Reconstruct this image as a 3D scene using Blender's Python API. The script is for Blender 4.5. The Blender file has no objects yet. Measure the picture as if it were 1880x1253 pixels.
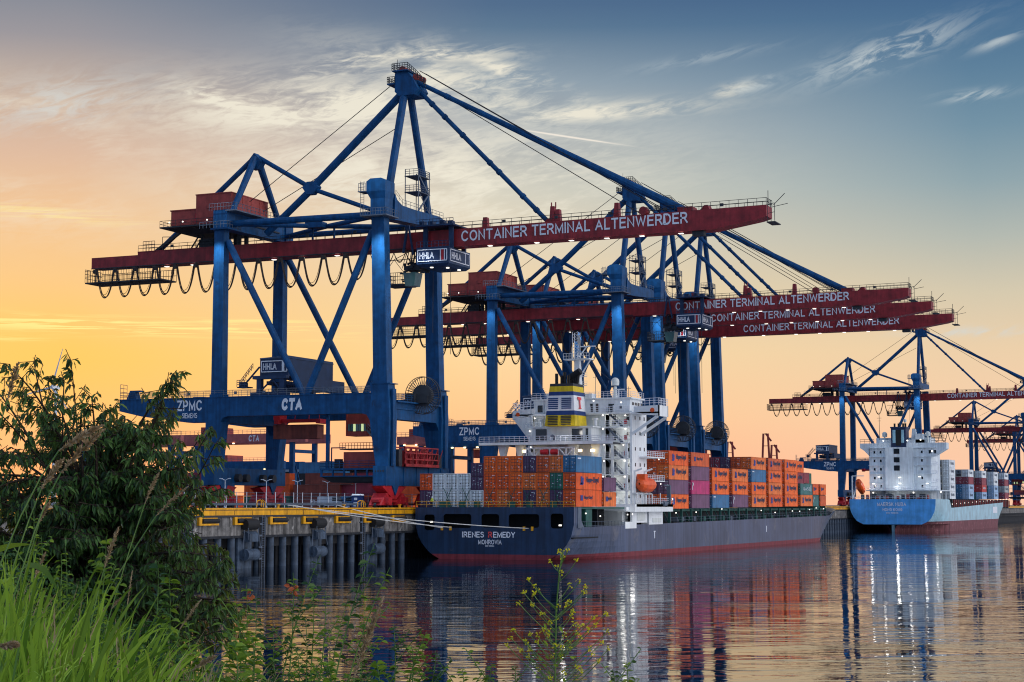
import bpy, math, random
from mathutils import Vector, Matrix
random.seed(7)
R = math.radians
sc = bpy.context.scene
COL = sc.collection
# ------------------------------------------------------------------ camera
FPX, CX, CY, HZ, XQ, EYE = 3225.0, 940.0, 626.5, 928.0, 2350.0, 9.2
PITCH = math.atan((HZ - CY) / FPX)
YAW = math.atan((XQ - CX) * math.cos(PITCH) / FPX)
cd = bpy.data.cameras.new('camera'); cam = bpy.data.objects.new('camera', cd); COL.objects.link(cam)
cd.sensor_width = 36.0; cd.lens = FPX / 1880 * 36; cd.clip_start = 0.1; cd.clip_end = 20000
cam.location = (0, 0, EYE); cam.rotation_euler = (math.pi / 2 + PITCH, 0, YAW)
sc.camera = cam
FW = Vector((-math.sin(YAW) * math.cos(PITCH), math.cos(YAW) * math.cos(PITCH), math.sin(PITCH)))
RT = Vector((math.cos(YAW), math.sin(YAW), 0)); UP = RT.cross(FW)
def FP(px, py, depth):
    return Vector((0, 0, EYE)) + (FW + RT * ((px - CX) / FPX) - UP * ((py - CY) / FPX)) * depth
# ------------------------------------------------------------------ colour management
sc.view_settings.view_transform = 'Standard'; sc.view_settings.look = 'None'
sc.view_settings.gamma = 1; sc.view_settings.exposure = 0.0; sc.view_settings.use_curve_mapping = False
sc.cycles.use_denoising = True; sc.cycles.filter_width = 1.1
sc.cycles.max_bounces = 6; sc.cycles.transparent_max_bounces = 8
sc.cycles.sample_clamp_indirect = 4.0
def lin(c):
    f = lambda v: v / 12.92 if v <= 0.04045 else ((v + 0.055) / 1.055) ** 2.4
    return (f(c[0] / 255), f(c[1] / 255), f(c[2] / 255), 1)
# ------------------------------------------------------------------ node helper
class NT:
    def __init__(s, tree): s.t = tree; s.n = tree.nodes; s.l = tree.links
    def node(s, typ, **kw):
        nd = s.n.new(typ)
        for k, v in kw.items(): setattr(nd, k, v)
        return nd
    def put(s, sock, v):
        if hasattr(v, 'is_output') or hasattr(v, 'links'): s.l.new(v, sock)
        elif isinstance(v, (tuple, list)) and len(v) == 4 and len(sock.default_value) == 3: sock.default_value = v[:3]
        else: sock.default_value = v
    def m(s, op, a, b=None, c=None, clamp=False):
        nd = s.node('ShaderNodeMath', operation=op, use_clamp=clamp)
        s.put(nd.inputs[0], a)
        if b is not None: s.put(nd.inputs[1], b)
        if c is not None: s.put(nd.inputs[2], c)
        return nd.outputs[0]
    def mix(s, f, a, b, mode='MIX'):
        nd = s.node('ShaderNodeMix', data_type='RGBA', blend_type=mode)
        s.put(nd.inputs['Factor'], f); s.put(nd.inputs[6], a); s.put(nd.inputs[7], b)
        return nd.outputs[2]
    def ramp(s, f, stops, interp='LINEAR'):
        nd = s.node('ShaderNodeValToRGB'); cr = nd.color_ramp; cr.interpolation = interp
        while len(cr.elements) > 1: cr.elements.remove(cr.elements[-1])
        cr.elements[0].position = stops[0][0]; cr.elements[0].color = stops[0][1]
        for p, c in stops[1:]:
            e = cr.elements.new(p); e.color = c
        s.put(nd.inputs[0], f); return nd.outputs[0]
    def rng(s, v, a, b, c=0.0, d=1.0, smooth=True):
        nd = s.node('ShaderNodeMapRange', interpolation_type='SMOOTHSTEP' if smooth else 'LINEAR')
        s.put(nd.inputs[0], v)
        for i, q in enumerate((a, b, c, d)): nd.inputs[i + 1].default_value = q
        return nd.outputs[0]
    def noise(s, vec, scale, detail=3, rough=0.5, dist=0.0):
        nd = s.node('ShaderNodeTexNoise'); s.put(nd.inputs['Vector'], vec)
        nd.inputs['Scale'].default_value = scale; nd.inputs['Detail'].default_value = detail
        nd.inputs['Roughness'].default_value = rough; nd.inputs['Distortion'].default_value = dist
        return nd.outputs[0]
    def xyz(s, x, y, z):
        nd = s.node('ShaderNodeCombineXYZ')
        s.put(nd.inputs[0], x); s.put(nd.inputs[1], y); s.put(nd.inputs[2], z); return nd.outputs[0]
# ------------------------------------------------------------------ world: dusk sky by direction
SUN_AZ, SUN_EL = -41.0, 2.5       # degrees from +y towards +x
w = bpy.data.worlds.new('World'); sc.world = w; w.use_nodes = True
T = NT(w.node_tree); T.n.clear()
tc = T.node('ShaderNodeTexCoord'); sep = T.node('ShaderNodeSeparateXYZ'); T.l.new(tc.outputs['Generated'], sep.inputs[0])
DX, DY, DZ = sep.outputs
az = T.m('MULTIPLY', T.m('ARCTAN2', DX, DY), 57.29578)
el = T.m('MULTIPLY', T.m('ARCSINE', DZ), 57.29578)
def el_of(y): return math.degrees(math.atan((CY - y) / FPX)) + math.degrees(PITCH)
def az_of(x): return math.degrees(math.atan((x - CX) / FPX)) - math.degrees(YAW)
eN = T.m('DIVIDE', T.m('ABSOLUTE', el), 90.0)
def skyramp(stops, tail):
    st = [(0.0, lin(stops[0][1]))] + [(el_of(y) / 90, lin(c)) for y, c in stops] + [(e / 90, lin(c)) for e, c in tail]
    return T.ramp(eN, st)
tail = [(24, (84, 114, 150)), (45, (88, 118, 158)), (90, (90, 120, 165))]
L_ = skyramp([(860, (255, 172, 112)), (760, (254, 190, 102)), (660, (251, 196, 92)), (600, (248, 198, 116)), (520, (244, 198, 136)), (400, (236, 194, 150)), (300, (218, 184, 160)), (180, (190, 172, 160)), (90, (150, 148, 155)), (0, (122, 132, 148))], tail)
M_ = skyramp([(860, (254, 180, 134)), (760, (252, 200, 146)), (650, (249, 214, 160)), (540, (240, 212, 168)), (450, (228, 212, 184)), (350, (214, 210, 194)), (250, (194, 196, 192)), (150, (148, 164, 176)), (50, (88, 118, 146)), (0, (74, 104, 138))], tail)
R_ = skyramp([(860, (250, 200, 168)), (760, (246, 206, 170)), (650, (234, 206, 170)), (550, (212, 200, 174)), (450, (178, 184, 176)), (350, (142, 164, 172)), (250, (112, 144, 164)), (150, (90, 126, 154)), (50, (70, 108, 144)), (0, (62, 98, 138))], tail)
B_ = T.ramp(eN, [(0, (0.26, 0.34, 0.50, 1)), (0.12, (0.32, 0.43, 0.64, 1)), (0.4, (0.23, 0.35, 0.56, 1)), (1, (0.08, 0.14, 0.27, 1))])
# extra brightness added to the unseen sky at right, lighting the container sides
east_fill = T.m('MULTIPLY', T.m('MULTIPLY', T.rng(az, 20, 70), T.rng(az, 95, 150, 1, 0)), T.rng(el, 35, 75, 1, 0))
B_ = T.mix(east_fill, B_, (1.85, 1.80, 1.88, 1))
a1 = T.rng(az, az_of(120), az_of(900), smooth=False); a2 = T.rng(az, az_of(900), az_of(1800), smooth=False)
sky = T.mix(a2, T.mix(a1, L_, M_), R_)
# clouds: blobs (x px, y px, half width, half height, tilt deg, strength) turned into azimuth and elevation
def blob(px, py, sx, sy, tilt=0, k=1.0):
    a0, e0 = az_of(px), el_of(py); s1 = sx / 56.3; s2 = sy / 56.3
    da = T.m('SUBTRACT', az, a0); de = T.m('SUBTRACT', el, e0)
    c, s = math.cos(R(tilt)), math.sin(R(tilt))
    u = T.m('DIVIDE', T.m('ADD', T.m('MULTIPLY', da, c), T.m('MULTIPLY', de, s)), s1)
    v = T.m('DIVIDE', T.m('SUBTRACT', T.m('MULTIPLY', de, c), T.m('MULTIPLY', da, s)), s2)
    r2 = T.m('ADD', T.m('MULTIPLY', u, u), T.m('MULTIPLY', v, v))
    return T.m('MULTIPLY', T.m('POWER', 2.718, T.m('MULTIPLY', r2, -1)), k)
def cloud_noise(rot, sa, se, scale, detail, dist, seed=0):
    c, s = math.cos(R(rot)), math.sin(R(rot))
    u = T.m('ADD', T.m('MULTIPLY', az, c), T.m('MULTIPLY', el, s)); v = T.m('SUBTRACT', T.m('MULTIPLY', el, c), T.m('MULTIPLY', az, s))
    return T.noise(T.xyz(T.m('MULTIPLY', u, sa), T.m('MULTIPLY', v, se), seed), scale, detail, 0.62, dist)
def total(bs):
    t = bs[0]
    for b in bs[1:]: t = T.m('MAXIMUM', t, b)
    return t
n1 = cloud_noise(6, .28, 1.0, .8, 7, .9)
n2 = cloud_noise(20, .45, 2.0, 1.3, 8, 1.0, 7)
n3 = cloud_noise(1, .14, 4.5, 1.7, 7, .7, 13)
n1f = cloud_noise(10, .55, 2.4, 1.6, 8, 1.4, 3)
nw = T.m('ADD', T.m('MULTIPLY', n1, .64), T.m('MULTIPLY', n1f, .36))
hi = T.m('MULTIPLY', T.rng(nw, .40, .62), total([blob(570, 205, 270, 50, 2, 1.25), blob(840, 160, 210, 44, -14, .9), blob(1080, 208, 200, 16, 3, 1.1), blob(420, 195, 110, 24, -8, 1.5), blob(760, 330, 360, 90, 0, .95), blob(960, 385, 190, 26, 0, 1.1), blob(60, 240, 220, 50, -14, .45), blob(30, 400, 220, 50, -4, .35), blob(1350, 172, 40, 12, 14, .7), blob(640, 122, 130, 20, 14, 1.1), blob(800, 100, 130, 16, 0, 1.1), blob(950, 138, 120, 18, -20, 1.2)]))
hi2 = T.m('MULTIPLY', T.rng(n2, .40, .62), total([blob(1640, 115, 130, 24, 16, .75), blob(1850, 108, 40, 8, 18, .6), blob(1800, 200, 60, 9, 3, .6), blob(1390, 165, 40, 11, 14, .7), blob(1300, 112, 120, 10, 8, .25), blob(1790, 620, 110, 9, 0, .6), blob(100, 210, 170, 40, 10, .6)]))
low = T.m('MULTIPLY', T.rng(n3, .47, .58), total([blob(150, 606, 380, 13, -1, 1.2), blob(470, 598, 130, 9, -1, .8), blob(10, 636, 70, 7, 0, .6), blob(60, 410, 160, 12, -3, .4)]))
dark = T.m('MULTIPLY', T.rng(nw, .36, .54, 1, 0), total([blob(600, 130, 330, 60, 4, .6), blob(950, 190, 230, 40, -16, .7), blob(860, 270, 330, 50, 0, .5)]))
sky = T.mix(T.m('MULTIPLY', dark, .5), sky, lin((112, 124, 142)))
sky = T.mix(T.m('MINIMUM', hi, 0.9), sky, lin((238, 232, 214)))
sky = T.mix(T.m('MINIMUM', hi2, 0.75), sky, lin((206, 214, 214)))
sky = T.mix(T.m('MINIMUM', low, 0.85), sky, (1.0, .90, .33, 1))
# contrail
ctr = T.m('MULTIPLY', blob(1045, 252, 75, 1.3, -8.7, 1.6), 1.0, clamp=True)
sky = T.mix(T.m('MINIMUM', ctr, .8), sky, lin((246, 236, 222)))
sky = T.mix(blob(0, 665, 300, 90, 0, .38), sky, (1.0, .62, .16, 1))
glow = T.m('MULTIPLY', total([blob(560, 850, 300, 80, 0, .7), blob(20, 800, 260, 70, 0, .4)]), 1.0)
sky = T.mix(glow, sky, (1.15, .55, .30, 1))
# far from the sunset the sky turns to the pale blue that lights the faces turned to the camera
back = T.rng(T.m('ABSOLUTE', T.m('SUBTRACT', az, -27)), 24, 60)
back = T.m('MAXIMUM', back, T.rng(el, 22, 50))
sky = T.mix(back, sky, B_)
nish = T.node('ShaderNodeTexSky', sky_type='NISHITA'); nish.sun_disc = False
nish.sun_elevation = R(SUN_EL); nish.sun_rotation = R(SUN_AZ)
bg = T.node('ShaderNodeBackground'); T.l.new(sky, bg.inputs[0]); bg.inputs[1].default_value = 1.0
bg2 = T.node('ShaderNodeBackground'); T.l.new(nish.outputs[0], bg2.inputs[0]); bg2.inputs[1].default_value = 0.004
addn = T.node('ShaderNodeAddShader'); T.l.new(bg.outputs[0], addn.inputs[0]); T.l.new(bg2.outputs[0], addn.inputs[1])
wo = T.node('ShaderNodeOutputWorld'); T.l.new(addn.outputs[0], wo.inputs[0])
# ------------------------------------------------------------------ sun, low in the west
sd = bpy.data.lights.new('sun', 'SUN'); sd.energy = 1.2; sd.angle = R(1.5); sd.color = (1.0, .72, .42)
so = bpy.data.objects.new('sun', sd); COL.objects.link(so)
sv = Vector((math.sin(R(SUN_AZ)) * math.cos(R(SUN_EL)), math.cos(R(SUN_AZ)) * math.cos(R(SUN_EL)), math.sin(R(SUN_EL))))
so.rotation_euler = sv.to_track_quat('Z', 'Y').to_euler()
# ------------------------------------------------------------------ materials
MATS = {}
def paint(name, col, rough=.5, metal=0.0, var=.18, streak=.15, scale=.6, bump=0.0, bscale=3.0, emit=None, estr=0.0, spec=.4, dirt=None, corr=None):
    if name in MATS: return MATS[name]
    m = bpy.data.materials.new(name); m.use_nodes = True; t = NT(m.node_tree)
    b = t.n['Principled BSDF']; c = tuple(col) + (1,) if len(col) == 3 else col
    b.inputs['Roughness'].default_value = rough; b.inputs['Metallic'].default_value = metal
    b.inputs['Specular IOR Level'].default_value = spec
    tcn = t.node('ShaderNodeTexCoord'); o = tcn.outputs['Object']
    n = t.noise(o, scale, 4, .6)
    k = t.rng(n, .3, .7, 1 - var, 1 + var)
    if streak:
        mp = t.node('ShaderNodeMapping'); t.l.new(o, mp.inputs[0]); mp.inputs['Scale'].default_value = (1.4, 1.4, .06)
        ns = t.noise(mp.outputs[0], 1.0, 5, .65)
        k = t.m('MULTIPLY', k, t.rng(ns, .35, .7, 1 + streak * .3, 1 - streak))
    vm = t.node('ShaderNodeVectorMath', operation='SCALE'); vm.inputs[0].default_value = c[:3]; t.l.new(k, vm.inputs['Scale'])
    colo = vm.outputs[0]
    if dirt:
        n2 = t.noise(o, dirt[1], 6, .7, .4)
        colo = t.mix(t.rng(n2, dirt[2], dirt[2] + .12), colo, tuple(dirt[0]) + (1,))
    t.l.new(colo, b.inputs['Base Color'])
    if corr:
        wv = t.node('ShaderNodeTexWave', wave_type='BANDS', bands_direction=corr); t.l.new(o, wv.inputs[0]); wv.inputs['Scale'].default_value = 1.15
        bp = t.node('ShaderNodeBump'); bp.inputs['Strength'].default_value = .7; bp.inputs['Distance'].default_value = .05
        t.l.new(wv.outputs[1], bp.inputs['Height']); t.l.new(bp.outputs[0], b.inputs['Normal'])
    elif bump:
        bp = t.node('ShaderNodeBump'); bp.inputs['Strength'].default_value = bump; bp.inputs['Distance'].default_value = .1
        t.l.new(t.noise(o, bscale, 5, .6), bp.inputs['Height']); t.l.new(bp.outputs[0], b.inputs['Normal'])
    if emit:
        b.inputs['Emission Color'].default_value = tuple(emit) + (1,); b.inputs['Emission Strength'].default_value = estr
    MATS[name] = m; return m
M = MATS
paint('crane_blue', (.005, .070, .205), .5, streak=.30, var=.22, dirt=((.012, .04, .10), .35, .60), spec=.25)
paint('crane_blue_dark', (.010, .035, .10), .5)
paint('crane_red', (.30, .022, .028), .5, streak=.3, var=.25)
paint('house_red', (.36, .055, .045), .6, streak=.15)
paint('bogie_red', (.5, .02, .03), .5)
paint('steel_dark', (.03, .035, .045), .6)
paint('rail_grey', (.10, .13, .18), .6, streak=0)
paint('rope', (.03, .03, .035), .7, streak=0)
paint('cable_black', (.05, .035, .03), .6, streak=0)
paint('letter_white', (.78, .82, .9), .5, var=.06, streak=0)
paint('letter_blue', (.02, .05, .3), .5, streak=0)
paint('letter_red', (.8, .08, .08), .5, streak=0)
paint('sign_navy', (.012, .03, .09), .5, streak=0)
paint('window_dark', (.01, .015, .02), .12, var=.05, streak=0, spec=.8)
paint('lamp_glow', (.9, .9, .9), emit=(1, .93, .8), estr=1.8, streak=0)
paint('lamp_warm', (.9, .8, .6), emit=(1, .75, .35), estr=5.0, streak=0)
paint('cab_glow', (.4, .4, .2), emit=(.75, .9, .45), estr=.7, streak=0)
paint('cab_glass', (.05, .12, .12), .15, streak=0, spec=.8)
paint('concrete', (.17, .165, .16), .85, var=.4, streak=.7, scale=.9, bump=.4, bscale=2, dirt=((.5, .49, .46), .5, .58))
paint('concrete_dark', (.022, .026, .034), .85, var=.3, streak=.4)  # darkened so the sheet wall carries the shade between the piles
paint('pile', (.065, .10, .155), .6, var=.3, streak=.5, scale=1.5)
paint('asphalt', (.05, .052, .058), .9, var=.2, streak=0)
paint('girder_pink', (.42, .12, .12), .6)
paint('yellow', (.85, .40, .006), .45, streak=.25)
paint('rubber', (.012, .013, .015), .7, streak=0)
paint('hull_navy', (.012, .034, .085), .38, streak=.35, scale=.3, dirt=((.045, .055, .085), .35, .62))
paint('hull_navy_lit', (.075, .10, .17), .42, streak=.35, scale=.12, dirt=((.13, .14, .18), .16, .56), spec=.25)  # lit-side copy of the navy hull paint, brightness put into the colour
paint('boot_red', (.20, .025, .038), .6, streak=.3)
paint('boot_red_worn', (.20, .06, .075), .7, streak=.6, dirt=((.42, .26, .24), .6, .58))
paint('hull_lightblue', (.10, .40, .85), .4, streak=.15, scale=.3)
paint('hull_blue_lit', (.34, .60, .72), .4, streak=.3, scale=.2, dirt=((.12, .26, .38), .3, .6))  # floodlit copy of the light blue hull paint, light put into the colour
paint('ship_white', (.84, .88, .90), .5, var=.05, streak=.10, scale=.4)
paint('ship_cream', (.70, .74, .72), .5, var=.05, streak=.15, scale=.4)
paint('ship_pale', (.70, .78, .84), .55, var=.08, streak=.22, scale=.4)
paint('deck_green', (.02, .10, .085), .6)
paint('interior_shade', (.006, .008, .012), .8, streak=0)  # near-black colour paints in the shade inside decks, coamings and the ladder recess
paint('funnel_yellow', (.75, .55, .01), .5, streak=.2)
paint('funnel_blue', (.015, .05, .2), .5, streak=.1)
paint('lifeboat_orange', (.9, .12, .02), .4, streak=.1)
paint('rope_pale', (.62, .62, .6), .8, streak=0)
CC = {'orange': (1.0, .155, .012), 'rust orange': (.72, .11, .02), 'white': (.80, .87, .92), 'purple': (.085, .035, .10), 'maroon': (.28, .03, .06), 'green': (.01, .14, .09), 'teal': (.03, .17, .17),
      'navy': (.015, .06, .16), 'blue': (.03, .17, .36), 'grey purple': (.17, .075, .16), 'magenta': (.55, .03, .17), 'orange b': (.92, .20, .035), 'orange c': (.90, .115, .008), 'brown': (.22, .05, .035), 'grey': (.42, .46, .48), 'light blue': (.36, .55, .80), 'pale grey': (.62, .63, .58), 'red': (.55, .03, .03)}
for k_, v_ in CC.items():
    dk = (v_[0] * .35 + .03, v_[1] * .4 + .02, v_[2] * .5 + .02)
    paint('box ' + k_ + ' x', v_, .5, streak=.25, scale=.5, corr='X', dirt=(dk, .8, .63))
    paint('box ' + k_ + ' y', v_, .5, streak=.25, scale=.5, corr='Y', dirt=(dk, .55, .63))
# ------------------------------------------------------------------ mesh builder
class MB:
    def __init__(s): s.v = []; s.f = []; s.mi = []
    def add(s, vs, fs, mi=0):
        o = len(s.v); s.v += [tuple(v) for v in vs]; s.f += [tuple(o + i for i in f) for f in fs]; s.mi += [mi] * len(fs); return s
    def box(s, x0, x1, y0, y1, z0, z1, mi=0):
        return s.hexa([(x0, y0, z0), (x1, y0, z0), (x1, y1, z0), (x0, y1, z0)], [(x0, y0, z1), (x1, y0, z1), (x1, y1, z1), (x0, y1, z1)], mi)
    def hexa(s, a, b, mi=0):
        return s.add(list(a) + list(b), [(3, 2, 1, 0), (4, 5, 6, 7), (0, 1, 5, 4), (1, 2, 6, 5), (2, 3, 7, 6), (3, 0, 4, 7)], mi)
    def prism(s, pts, off, mi=0):            # polygon points in 3D, extruded by vector off
        n = len(pts); off = Vector(off); P2 = [Vector(p) + off for p in pts]
        return s.add([Vector(p) for p in pts] + P2, [tuple(range(n)), tuple(range(2 * n - 1, n - 1, -1))] + [(i, n + i, n + (i + 1) % n, (i + 1) % n) for i in range(n)], mi)
    def beam(s, p, q, w, h=None, mi=0, up=(0, 0, 1), w2=None, h2=None):
        p, q = Vector(p), Vector(q); d = (q - p).normalized(); u = Vector(up)
        if abs(d.dot(u)) > .98: u = Vector((1, 0, 0))
        a = d.cross(u).normalized(); b = a.cross(d); h = h or w; w2 = w2 or w; h2 = h2 or h
        A = [p + a * sx * w / 2 + b * sy * h / 2 for sx, sy in ((-1, -1), (1, -1), (1, 1), (-1, 1))]
        B = [q + a * sx * w2 / 2 + b * sy * h2 / 2 for sx, sy in ((-1, -1), (1, -1), (1, 1), (-1, 1))]
        return s.hexa(A, B, mi)
    def tube(s, p, q, r, n=8, mi=0, r2=None):
        p, q = Vector(p), Vector(q); d = (q - p).normalized(); u = Vector((0, 0, 1))
        if abs(d.dot(u)) > .98: u = Vector((1, 0, 0))
        a = d.cross(u).normalized(); b = a.cross(d); r2 = r if r2 is None else r2
        vs = [p + (a * math.cos(t) + b * math.sin(t)) * r for t in [2 * math.pi * i / n for i in range(n)]] + \
             [q + (a * math.cos(t) + b * math.sin(t)) * r2 for t in [2 * math.pi * i / n for i in range(n)]]
        return s.add(vs, [tuple(range(n - 1, -1, -1)), tuple(range(n, 2 * n))] + [(i, (i + 1) % n, n + (i + 1) % n, n + i) for i in range(n)], mi)
    def path(s, pts, r, n=5, mi=0):
        for a, b in zip(pts[:-1], pts[1:]):
            if (Vector(b) - Vector(a)).length > 1e-4: s.tube(a, b, r, n, mi)
        return s
    def rail(s, a, b, h=1.1, step=2.0, r=.035, mids=1, mi=0):
        a, b = Vector(a), Vector(b); L = (b - a).length; n = max(1, round(L / step)); z = Vector((0, 0, h))
        for i in range(n + 1):
            p = a.lerp(b, i / n); s.tube(p, p + z, r, 4, mi)
        for k in range(mids + 1): s.tube(a + z * (k + 1) / (mids + 1), b + z * (k + 1) / (mids + 1), r, 4, mi)
        return s
    def pieces(s):
        """the separate closed pieces of this mesh, each as a builder of its own"""
        par = list(range(len(s.v)))
        def find(i):
            while par[i] != i: par[i] = par[par[i]]; i = par[i]
            return i
        for f in s.f:
            for b in f[1:]: par[find(b)] = find(f[0])
        out = {}
        for f, mi in zip(s.f, s.mi): out.setdefault(find(f[0]), []).append((f, mi))
        for fs in out.values():
            m = MB(); ix = {}
            for f, mi in fs:
                for i in f:
                    if i not in ix: ix[i] = len(m.v); m.v.append(s.v[i])
                m.f.append(tuple(ix[i] for i in f)); m.mi.append(mi)
            yield m
    def build_each(s, name, mats, parent=None, off=(0, 0, 0)):
        for m in s.pieces(): m.build(name, mats, parent, off)
    def build(s, name, mats, parent=None, off=(0, 0, 0), smooth=False):
        me = bpy.data.meshes.new(name); ox, oy, oz = off
        me.from_pydata([(x - ox, y - oy, z - oz) for x, y, z in s.v], [], s.f)
        if not isinstance(mats, (list, tuple)): mats = [mats]
        for m in mats: me.materials.append(M[m] if isinstance(m, str) else m)
        if len(mats) > 1: me.polygons.foreach_set('material_index', s.mi)
        if smooth: me.polygons.foreach_set('use_smooth', [True] * len(s.f))
        me.update(); o = bpy.data.objects.new(name, me); COL.objects.link(o)
        if parent: o.parent = parent
        return o
def tag(o, label=None, cat=None, group=None, kind=None):
    if label: o['label'] = label
    if cat: o['category'] = cat
    if group: o['group'] = group
    if kind: o['kind'] = kind
    return o
def thing(name, loc, label, cat, group=None, rz=0):
    o = bpy.data.objects.new(name, None); COL.objects.link(o); o.location = loc; o.rotation_euler = (0, 0, rz)
    return tag(o, label, cat, group)
def kids(o): return [c for c in bpy.data.objects if c.parent == o]
def copy_tree(o, parent=None, kidmap=None):
    if kidmap is None:
        kidmap = {}
        for c in bpy.data.objects:
            if c.parent: kidmap.setdefault(c.parent.name, []).append(c)
    c = o.copy(); COL.objects.link(c); c.parent = parent
    for ch in kidmap.get(o.name, []): copy_tree(ch, c, kidmap)
    return c
_tm = {}
def _arc(cx, cy, rx, ry, a, b, n=12): return [(cx + rx * math.cos(R(a + (b - a) * i / n)), cy + ry * math.sin(R(a + (b - a) * i / n))) for i in range(n + 1)]
# plain grotesque capitals drawn as strokes: width, then polylines (closed ones end with None)
GL = {'A': (.72, [[(0, 0), (.36, 1), (.72, 0)], [(.13, .32), (.59, .32)]]), 'B': (.62, [[(0, 0), (0, 1), (.34, 1)] + _arc(.36, .77, .22, .23, 90, -90, 8) + [(0, .54), (.36, .54)] + _arc(.38, .27, .24, .27, 90, -90, 8) + [(0, 0)]]),
      'C': (.70, [_arc(.37, .5, .37, .5, 42, 318, 18)]), 'D': (.66, [[(0, 0), (0, 1), (.26, 1)] + _arc(.26, .5, .40, .5, 90, -90, 14) + [(0, 0), None]]), 'E': (.56, [[(.56, 1), (0, 1), (0, 0), (.56, 0)], [(0, .52), (.5, .52)]]), 'F': (.54, [[(.54, 1), (0, 1), (0, 0)], [(0, .5), (.48, .5)]]),
      'G': (.72, [_arc(.37, .5, .37, .5, 42, 330, 18) + [(.72, .48), (.42, .48)]]), 'H': (.62, [[(0, 0), (0, 1)], [(.62, 0), (.62, 1)], [(0, .5), (.62, .5)]]), 'I': (.0, [[(0, 0), (0, 1)]]), 'J': (.5, [[(.5, 1), (.5, .25)] + _arc(.25, .25, .25, .25, 0, -180, 8)]),
      'K': (.62, [[(0, 0), (0, 1)], [(.6, 1), (.02, .38)], [(.2, .56), (.62, 0)]]), 'L': (.5, [[(0, 1), (0, 0), (.5, 0)]]), 'M': (.78, [[(0, 0), (0, 1), (.39, .12), (.78, 1), (.78, 0)]]), 'N': (.62, [[(0, 0), (0, 1), (.62, 0), (.62, 1)]]),
      'O': (.76, [_arc(.38, .5, .38, .5, 0, 340, 17) + [None]]), 'P': (.58, [[(0, 0), (0, 1), (.32, 1)] + _arc(.32, .72, .26, .28, 90, -90, 8) + [(0, .44)]]), 'R': (.62, [[(0, 0), (0, 1), (.34, 1)] + _arc(.34, .74, .25, .26, 90, -90, 8) + [(0, .48)], [(.34, .48), (.64, 0)]]),
      'S': (.58, [_arc(.29, .75, .27, .25, 25, 200, 9) + _arc(.29, .26, .30, .26, 75, -155, 12)]), 'T': (.62, [[(0, 1), (.62, 1)], [(.31, 1), (.31, 0)]]), 'U': (.62, [[(0, 1), (0, .3)] + _arc(.31, .3, .31, .3, 180, 360, 10) + [(.62, 1)]]), 'V': (.66, [[(0, 1), (.33, 0), (.66, 1)]]),
      'W': (1.0, [[(0, 1), (.24, 0), (.5, .9), (.76, 0), (1.0, 1)]]), 'X': (.62, [[(0, 0), (.62, 1)], [(0, 1), (.62, 0)]]), 'Y': (.66, [[(0, 1), (.33, .46), (.66, 1)], [(.33, .46), (.33, 0)]]), 'Z': (.58, [[(0, 1), (.58, 1), (0, 0), (.58, 0)]]), ' ': (.12, [])}
def stroke_mesh(txt, w, h, ext=.02, t=.17, shear=0.0):
    V_, F_ = [], []; x = 0; k = 0
    for ch in txt:
        gw, strokes = GL[ch]
        for st in strokes:
            cl = st[-1] is None; P_ = [Vector((x + t / 2 + p[0], t / 2 + p[1] * (1 - t), 0)) for p in st if p is not None]; n = len(P_); k += 1; d0 = (k % 4) * .003
            if not cl:
                P_[0] = P_[0] + (P_[0] - P_[1]).normalized() * (t / 2 if abs(P_[0].x - P_[1].x) < 1e-6 or abs(P_[0].y - P_[1].y) < 1e-6 else t * .45); P_[-1] = P_[-1] + (P_[-1] - P_[-2]).normalized() * (t / 2 if abs(P_[-1].x - P_[-2].x) < 1e-6 or abs(P_[-1].y - P_[-2].y) < 1e-6 else t * .45)
            o = len(V_); nr = []
            for i in range(n):
                a = P_[i - 1] if (i or cl) else None; b = P_[(i + 1) % n] if (i < n - 1 or cl) else None
                d1 = (P_[i] - a).normalized() if a is not None else None; d2 = (b - P_[i]).normalized() if b is not None else None
                d1 = d1 or d2; d2 = d2 or d1; n1 = Vector((-d1.y, d1.x, 0)); n2 = Vector((-d2.y, d2.x, 0)); m_ = (n1 + n2)
                m_ = m_.normalized() if m_.length > .05 else n1; s_ = min(1 / max(.35, m_.dot(n1)), 2.2); nr.append(m_ * s_ * t / 2)
            for p, q in zip(P_, nr):
                for zz in (0, ext + d0): V_ += [((p + q).x, min(1, max(0, (p + q).y)), zz), ((p - q).x, min(1, max(0, (p - q).y)), zz)]
            for i in range(n if cl else n - 1):
                a = o + 4 * i; b = o + 4 * ((i + 1) % n)
                F_ += [(a + 2, b + 2, b + 3, a + 3), (a, b, b + 2, a + 2), (a + 1, a + 3, b + 3, b + 1)]
        x += gw + t + .15
    X = x - .15
    w = w or X * h
    return [((a + b * shear) / X * w, b * h, c) for a, b, c in V_], F_
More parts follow.
